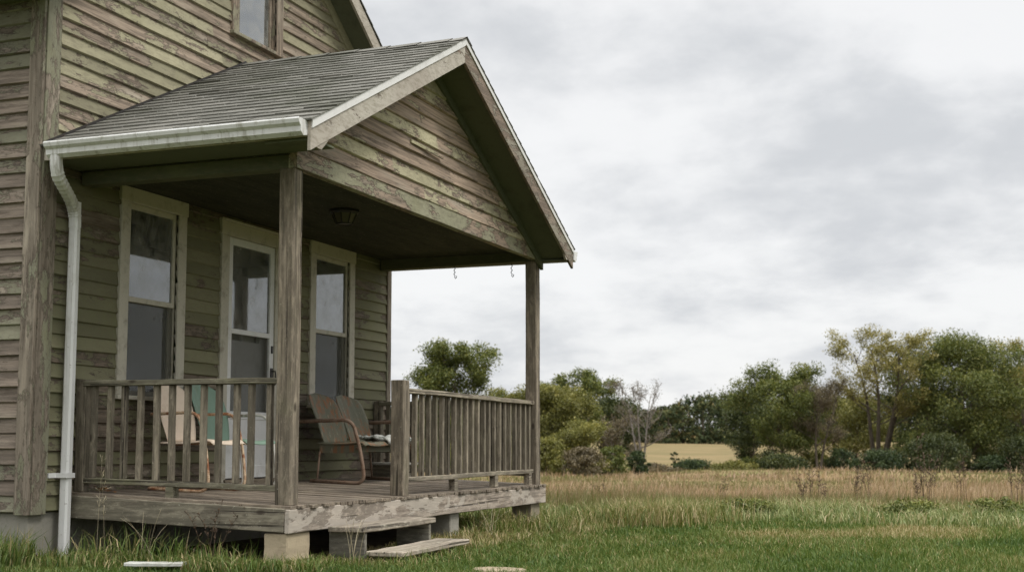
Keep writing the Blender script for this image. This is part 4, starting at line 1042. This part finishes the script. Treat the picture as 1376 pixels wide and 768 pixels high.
# ------------------------------------------------------------------ trees
def grow_tree(name, x, y, h, cr, base, seed, leafm, n_leaves, size, label, cat='tree', group=None, stems=1, lean=(0, 0), limbs=11, clump=.17, tr=None, barkm=None, twig=0, droop=0.0, spread=1.0, alone=True):
    R = random.Random(seed); z = gz(x, y); tr = tr or h * .02; minr = .016 if n_leaves < 3000 else .006
    m = MB(); tips = []
    def branch(p, d, L, r, depth):
        pts = [p]; rad = [r]; q = p.copy(); dd = d.normalized(); ns = 5
        for i in range(ns):
            dd = (dd + Vector((R.uniform(-.22, .22), R.uniform(-.22, .22), R.uniform(-.06, .16) - droop))).normalized()
            q = q + dd * (L / ns); pts.append(q.copy()); rad.append(max(minr, r * (1 - .75 * (i + 1) / ns)))
        m.tube(pts, rad, 6 if depth < 1 else 4, cap=False)
        if depth < 2 + twig:
            for k in range(4 if depth < 2 else 3):
                i = R.randint(2, ns); a = Vector((R.uniform(-1, 1), R.uniform(-1, 1), R.uniform(-.2, .7)))
                branch(pts[i], dd * .7 + a * .8, L * R.uniform(.38, .6), max(rad[i] * .7, .004 * h * .3), depth + 1)
        if depth >= 1:
            for i in (3, 4, 5): tips.append((pts[i], depth))
        return pts
    for s in range(stems):
        a = 2 * math.pi * s / max(stems, 1) + R.uniform(0, 1); sp = (.0 if stems == 1 else .16 * h)
        top = Vector((x + lean[0] * h + math.cos(a) * sp * spread, y + lean[1] * h + math.sin(a) * sp * spread, z + h * .86))
        b0 = Vector((x + math.cos(a) * sp * .08, y + math.sin(a) * sp * .08, z - .15)); tp = []; rd = []
        for i in range(9):
            t = i / 8; w = h * .022 * math.sin(t * 5 + seed) * (1 if i else 0); c = b0.lerp(top, t) + Vector((w, -w * .7, 0)); tp.append(c); rd.append(tr * (1 - .86 * t) * (1.25 if i == 0 else 1) / (1 if stems == 1 else 1.25))
        m.tube(tp, rd, 8, cap=False)
        nl = max(4, limbs // stems)
        for k in range(nl):
            t = base + (.97 - base) * (k + R.random() * .7) / nl; i = min(7, int(t * 8)); p = tp[i].lerp(tp[i + 1], t * 8 - i)
            az = k * 2.4 + R.uniform(-.5, .5); tt = (t - base) / (1 - base)
            L = cr * (.95 * math.sin(math.pi * (.22 + .66 * tt)) ** .8) * R.uniform(.75, 1.15)
            branch(p, Vector((math.cos(az), math.sin(az), .35 + .7 * tt)), L, max(rd[i] * .5, .006 * h * .5), 0 + (1 if stems > 2 else 0))
        tips.append((tp[-1], 1))
    T = thing(name, (x, y, z), label, cat, group) if alone else None
    P = None
    if n_leaves:
        per = max(6, int(n_leaves * 2.8) // len(tips)); P = []; Rn = []
        for (c, dep) in tips:
            if R.random() < .12: continue
            rr = cr * clump * R.uniform(.6, 1.25); g = rng.normal(size=(per, 3)); g *= (1.55 * rng.random((per, 1)) ** .45 / (np.linalg.norm(g, axis=1)[:, None] + 1e-6)); g *= rr * np.array([.85, .85, .70])
            P.append(np.array(c) + g); Rn.append(np.clip(rng.normal(.42, .15, per) + R.uniform(-.26, .26) + .2 * g[:, 2] / rr, 0, 1))  # higher leaves of a clump coloured lighter, as if lit from the sky
        P = np.concatenate(P)
    A = np.array(m.v); B = P if P is not None and n_leaves > 3000 else A
    sz = h / max(.1, np.percentile(B[:, 2], 99.6) - z)
    ax_ = x + lean[0] * h * .6; ay_ = y + lean[1] * h * .6
    sr = cr / max(.1, np.percentile(np.abs((B[:, 0] - ax_) * CA + (B[:, 1] - ay_) * SA), 97.5))
    sr = min(sr, sz * 1.3)
    def norm(Q): return np.stack([x + (Q[:, 0] - x) * sr, y + (Q[:, 1] - y) * sr, z + (Q[:, 2] - z) * sz], 1)
    m.v = [tuple(v) for v in norm(A)]
    m.build('trunk', barkm or M['bark'], T)
    if n_leaves:
        P = norm(P); P[:, 2] = np.maximum(P[:, 2], z + .15)
        leaf_cards('crown', P, size * .6, np.concatenate(Rn), leafm, T)
    return T
def tr(u, F, ytop, halfw_px, base, seed, leafm, n, size, label, **kw):
    x, y = uF(u, F); h = tall(ytop, x, y)
    return grow_tree('tree', x, y, h, halfw_px / FPX * F, base, seed, M[leafm], n, size, label, **kw)
# left group, seen past the porch
tr(609, 78, 462, 53, .16, 41, 'leaf_green', 19000, .21, 'round-headed green tree rising above the long porch railing', limbs=19, clump=.185)
tr(785, 84, 498, 50, .45, 7, 'leaf_green', 8000, .22, 'thin-topped tree with open flat crown behind the olive thicket', limbs=12, clump=.13)
tr(690, 92, 523, 42, .2, 8, 'leaf_olive', 7000, .22, 'low tree peeping over the rail beside the far porch post', limbs=11)
tr(742, 72, 520, 52, .12, 9, 'leaf_olive', 15000, .20, 'bushy olive-yellow tree just right of the far porch post', limbs=16, clump=.24)
tr(822, 94, 532, 40, .15, 10, 'leaf_dark', 9000, .23, 'dark rounded tree behind the bare grey tree', limbs=13, clump=.24)
tr(770, 66, 566, 44, .06, 12, 'leaf_olive', 9000, .17, 'low yellow-green thicket tree with drooping branches near the field edge', limbs=12, clump=.26, stems=3)
tr(856, 74, 512, 38, .30, 13, 'leaf_brown', 60, .10, 'bare grey tree with upright leafless twigs', stems=3, limbs=15, twig=1, barkm=M['bark_grey'], tr=.10)
tr(826, 80, 560, 30, .1, 14, 'leaf_brown', 2600, .16, 'half-bare brownish small tree between olive thicket and bare tree', stems=3, limbs=12, twig=1, barkm=M['bark_grey'], tr=.07)
# right group
tr(1050, 84, 490, 60, .14, 21, 'leaf_green', 17000, .21, 'broad green tree standing alone left of the right-hand grove', limbs=20, clump=.2)
tr(1098, 82, 512, 36, .28, 22, 'leaf_brown', 600, .12, 'leaning half-bare tree with crooked dark trunk beside the broad green tree', stems=2, limbs=12, twig=1, lean=(.10, .05), tr=.13, barkm=M['bark'])
tr(1186, 86, 442, 66, .40, 23, 'leaf_yellow', 9000, .19, 'tallest tree with several slim stems and sparse yellowing leaves', stems=5, limbs=30, clump=.115, tr=.20, spread=1.1)
tr(1290, 84, 452, 82, .04, 24, 'leaf_green', 26000, .22, 'large dense green tree right of the slim-stemmed tall tree', limbs=26, clump=.19)
tr(1243, 90, 462, 52, .04, 25, 'leaf_dark', 9000, .23, 'darker green tree tucked between the slim-stemmed tree and the large dense one', limbs=13, clump=.22)
tr(1374, 88, 455, 42, .30, 26, 'leaf_yellow', 5500, .20, 'thin yellowing tree at the right border', limbs=12, clump=.17)
tr(1345, 92, 490, 56, .03, 27, 'leaf_dark', 11000, .24, 'dark low tree behind the large dense tree at the right', limbs=14, clump=.23)
tr(1150, 96, 528, 60, .06, 28, 'leaf_olive', 9000, .24, 'olive tree filling the gap behind the slim stems', limbs=14, clump=.25)
tr(1010, 96, 545, 34, .06, 30, 'leaf_dark', 7000, .24, 'low dark tree half hidden behind the broad green tree', limbs=12, clump=.25)
tr(760, 88, 540, 44, .06, 31, 'leaf_green', 9000, .22, 'green tree filling in behind the olive-yellow tree', limbs=13, clump=.24)
def bush(u, F, ytop, r_px, n, size, leafm, label, **kw):
    x, y = uF(u, F); h = tall(ytop, x, y)
    return leafy('bush', x, y, r_px / FPX * F, h, n, size, M[leafm], label, 'bush', **kw)
bush(735, 62, 590, 34, 4200, .15, 'leaf_olive', 'rounded olive bush by the brown grass near the porch post')
bush(783, 60, 603, 30, 3200, .14, 'leaf_brown', 'brownish bush in front of the olive thicket')
bush(856, 72, 606, 17, 2400, .14, 'leaf_blue', 'deep green bush at the foot of the bare grey tree')
bush(822, 70, 598, 22, 2400, .15, 'leaf_green', 'mid green bush left of the deep green bush')
bush(905, 86, 603, 7, 700, .13, 'leaf_dark', 'tiny upright dark shrub in the pale field gap')
bush(928, 82, 618, 26, 2600, .14, 'leaf_blue', 'low spreading dark green bush in the field gap')
bush(985, 80, 622, 30, 2200, .15, 'leaf_olive', 'low olive scrub at the left foot of the broad green tree')
bush(892, 78, 630, 24, 1500, .14, 'leaf_brown', 'low brown scrub left of the spreading dark bush')
bush(1050, 80, 612, 34, 3200, .16, 'leaf_dark', 'dark undergrowth bush at the foot of the broad green tree')
bush(1124, 83, 603, 24, 3200, .16, 'leaf_blue', 'dense blue-green bush left of the slim stems')
bush(1180, 81, 607, 36, 4600, .16, 'leaf_blue', 'wide blue-green bush under the slim-stemmed tall tree')
bush(1255, 80, 584, 44, 5400, .16, 'leaf_dark', 'dark bush under the large dense tree')
bush(1330, 80, 612, 26, 3000, .16, 'leaf_blue', 'blue-green bush right of the dark bush under the large tree')
bush(1374, 80, 588, 40, 5000, .16, 'leaf_dark', 'dark bush at the right border')
bush(962, 88, 628, 26, 1500, .16, 'leaf_olive', 'long olive scrub behind the spreading dark bush in the field gap')
bush(878, 84, 624, 20, 1300, .16, 'leaf_brown', 'brown scrub behind the deep green bush in the field gap')
bush(1090, 84, 606, 30, 2800, .16, 'leaf_olive', 'olive scrub under the leaning half-bare tree')
bush(1010, 86, 616, 26, 2200, .16, 'leaf_green', 'green scrub by the left trunk side of the broad green tree')
bush(1225, 84, 580, 30, 3600, .17, 'leaf_green', 'taller green bush rising between two dark bushes under the grove')
bush(1300, 86, 560, 40, 4600, .18, 'leaf_dark', 'tall dark thicket under the large dense tree')
bush(760, 70, 585, 36, 3600, .16, 'leaf_green', 'green bush low in the olive thicket')
bush(690, 66, 600, 40, 3000, .16, 'leaf_olive', 'olive bush seen between the railing balusters')
bush(640, 70, 585, 44, 3000, .17, 'leaf_olive', 'loose olive bush behind the middle of the long railing')
bush(575, 72, 592, 44, 3000, .17, 'leaf_green', 'green bush behind the newel post end of the railing')

def wood():
    P = []; Rn = []; m = MB(); R = random.Random(77)
    for row, (F0, hs) in enumerate(((212, 1.0), (226, 1.12), (245, 1.2))):
        u = -80
        while u < 1500:
            F = F0 + R.uniform(-5, 5); x, y = uF(u, F); z = gz(x, y)
            prof = np.interp(u, [-80, 560, 700, 820, 880, 905, 935, 975, 1020, 1100, 1500], [520, 540, 540, 541, 547, 540, 524, 519, 522, 530, 520])
            h = ((597 - prof) / FPX * F + E - z) * R.uniform(.80, 1.04) / (1.0 if row == 0 else 1.04); r = h * R.uniform(.30, .42)
            m.tube([(x, y, z - .2), (x, y, z + h * .75)], [.22, .06], 5)
            base = R.uniform(-.25, .2)
            for k in range(46):
                a = R.uniform(0, 6.3); q = R.random() ** .5; zz = R.random(); pr = math.sin(math.pi * min(1, .16 + .78 * zz)) ** .6
                zz = zz if k > 9 else zz * .16; pr = max(pr, .9) if k <= 9 else pr
                c = np.array([x + math.cos(a) * r * q * pr, y + math.sin(a) * r * q * pr, z + h * (.0 + .95 * zz)]); cr = r * R.uniform(.14, .26)
                g = rng.normal(size=(26, 3)) * cr * .62; P.append(c + g); Rn.append(np.clip(rng.normal(.45, .13, 26) + base + R.uniform(-.15, .15) + .22 * g[:, 2] / cr, 0, 1))  # painted top light: upper leaves of each clump get the lighter tones
            u += r / F * FPX * R.uniform(.8, 1.35)
    t = thing('distant_wood', (*uF(700, 215), 1.2), 'continuous dark green wood along the far edge of the field', 'wood'); tag(t, kind='stuff')
    m.build('trunks', M['bark'], t)
    T = NT('distant_leaves'); c = T.ramp(T.attr(), [(0, (.035, .05, .026)), (.45, (.07, .088, .042)), (.8, (.125, .125, .05)), (1, (.19, .145, .065))]); T.principled(c, .9, .1)
    P = np.concatenate(P)
    o = leaf_cards('foliage', P, .55, np.concatenate(Rn), T.m, t); tag(o, kind='stuff')
wood()

# ------------------------------------------------------------------ sky, light, camera
SUN_EL, SUN_AZ = math.radians(54), math.radians(100)     # azimuth from +Y towards +X
sc = bpy.context.scene
W = bpy.data.worlds.new('World'); sc.world = W; W.use_nodes = True; nt = W.node_tree; nt.nodes.clear()
class WN(NT):
    def __init__(s, t): s.t = t
T = WN(nt)
sky = T.n('ShaderNodeTexSky', sky_type='NISHITA'); sky.sun_disc = False; sky.sun_elevation = SUN_EL; sky.sun_rotation = SUN_AZ
tc = T.n('ShaderNodeTexCoord'); sep = T.n('ShaderNodeSeparateXYZ'); T.l(tc.outputs['Generated'], sep.inputs[0])
zz = T.math('MAXIMUM', sep.outputs[2], 0.0); den = T.math('ADD', zz, .30)
cmb = T.n('ShaderNodeCombineXYZ'); T.l(T.math('DIVIDE', sep.outputs[0], den), cmb.inputs[0]); T.l(T.math('DIVIDE', sep.outputs[1], den), cmb.inputs[1]); cmb.inputs[2].default_value = 3.7
c1 = T.noise(cmb.outputs[0], 1.7, 4, .5, .15); c2 = T.noise(cmb.outputs[0], 5.0, 6, .6, .1)
cl = T.math('ADD', T.math('MULTIPLY', c1, .66), T.math('MULTIPLY', c2, .34))
dens = T.smooth(cl, .44, .64)
cloud = T.mix(dens, (7.3, 7.3, 7.3), (4.95, 5.12, 5.35))
zen = T.math('ADD', 1.0, T.math('MULTIPLY', T.smooth(zz, .32, .85), 1.9))
cloud = T.mix(1.0, cloud, T.mix(1.0, (1, 1, 1), zen, 'MULTIPLY'), 'MULTIPLY')
cover = T.math('ADD', .93, T.math('MULTIPLY', dens, .07))
full = T.mix(cover, sky.outputs[0], cloud)
bg = T.n('ShaderNodeBackground'); bg.inputs['Strength'].default_value = .105; T.l(full, bg.inputs['Color'])
wo = T.n('ShaderNodeOutputWorld'); T.l(bg.outputs[0], wo.inputs[0])

sl = bpy.data.lights.new('sun', 'SUN'); sl.energy = 1.5; sl.angle = math.radians(14); sl.color = (1, .97, .92)
so = bpy.data.objects.new('sun', sl); C.objects.link(so)
d = Vector((math.sin(SUN_AZ) * math.cos(SUN_EL), math.cos(SUN_AZ) * math.cos(SUN_EL), math.sin(SUN_EL)))
so.rotation_euler = (-d).to_track_quat('-Z', 'Y').to_euler(); so.location = (0, 0, 30)

cam = bpy.data.cameras.new('camera'); co = bpy.data.objects.new('camera', cam); C.objects.link(co); sc.camera = co
co.location = (0, 0, E); cam.sensor_width = 36; cam.lens = FPX / 1376 * 36; cam.shift_y = 37 / 1376
co.rotation_euler = (math.pi / 2 + PITCH, 0, YAW); cam.clip_end = 6000; cam.clip_start = .1
cam.dof.use_dof = True; cam.dof.focus_distance = 10.5; cam.dof.aperture_fstop = 3.2
vs = sc.view_settings; vs.view_transform = 'Standard'; vs.look = 'None'; vs.gamma = 1; vs.exposure = 0.32; vs.use_curve_mapping = False
sc.cycles.max_bounces = 8; sc.cycles.transparent_max_bounces = 12
try: sc.cycles.use_denoising = True
except Exception: pass
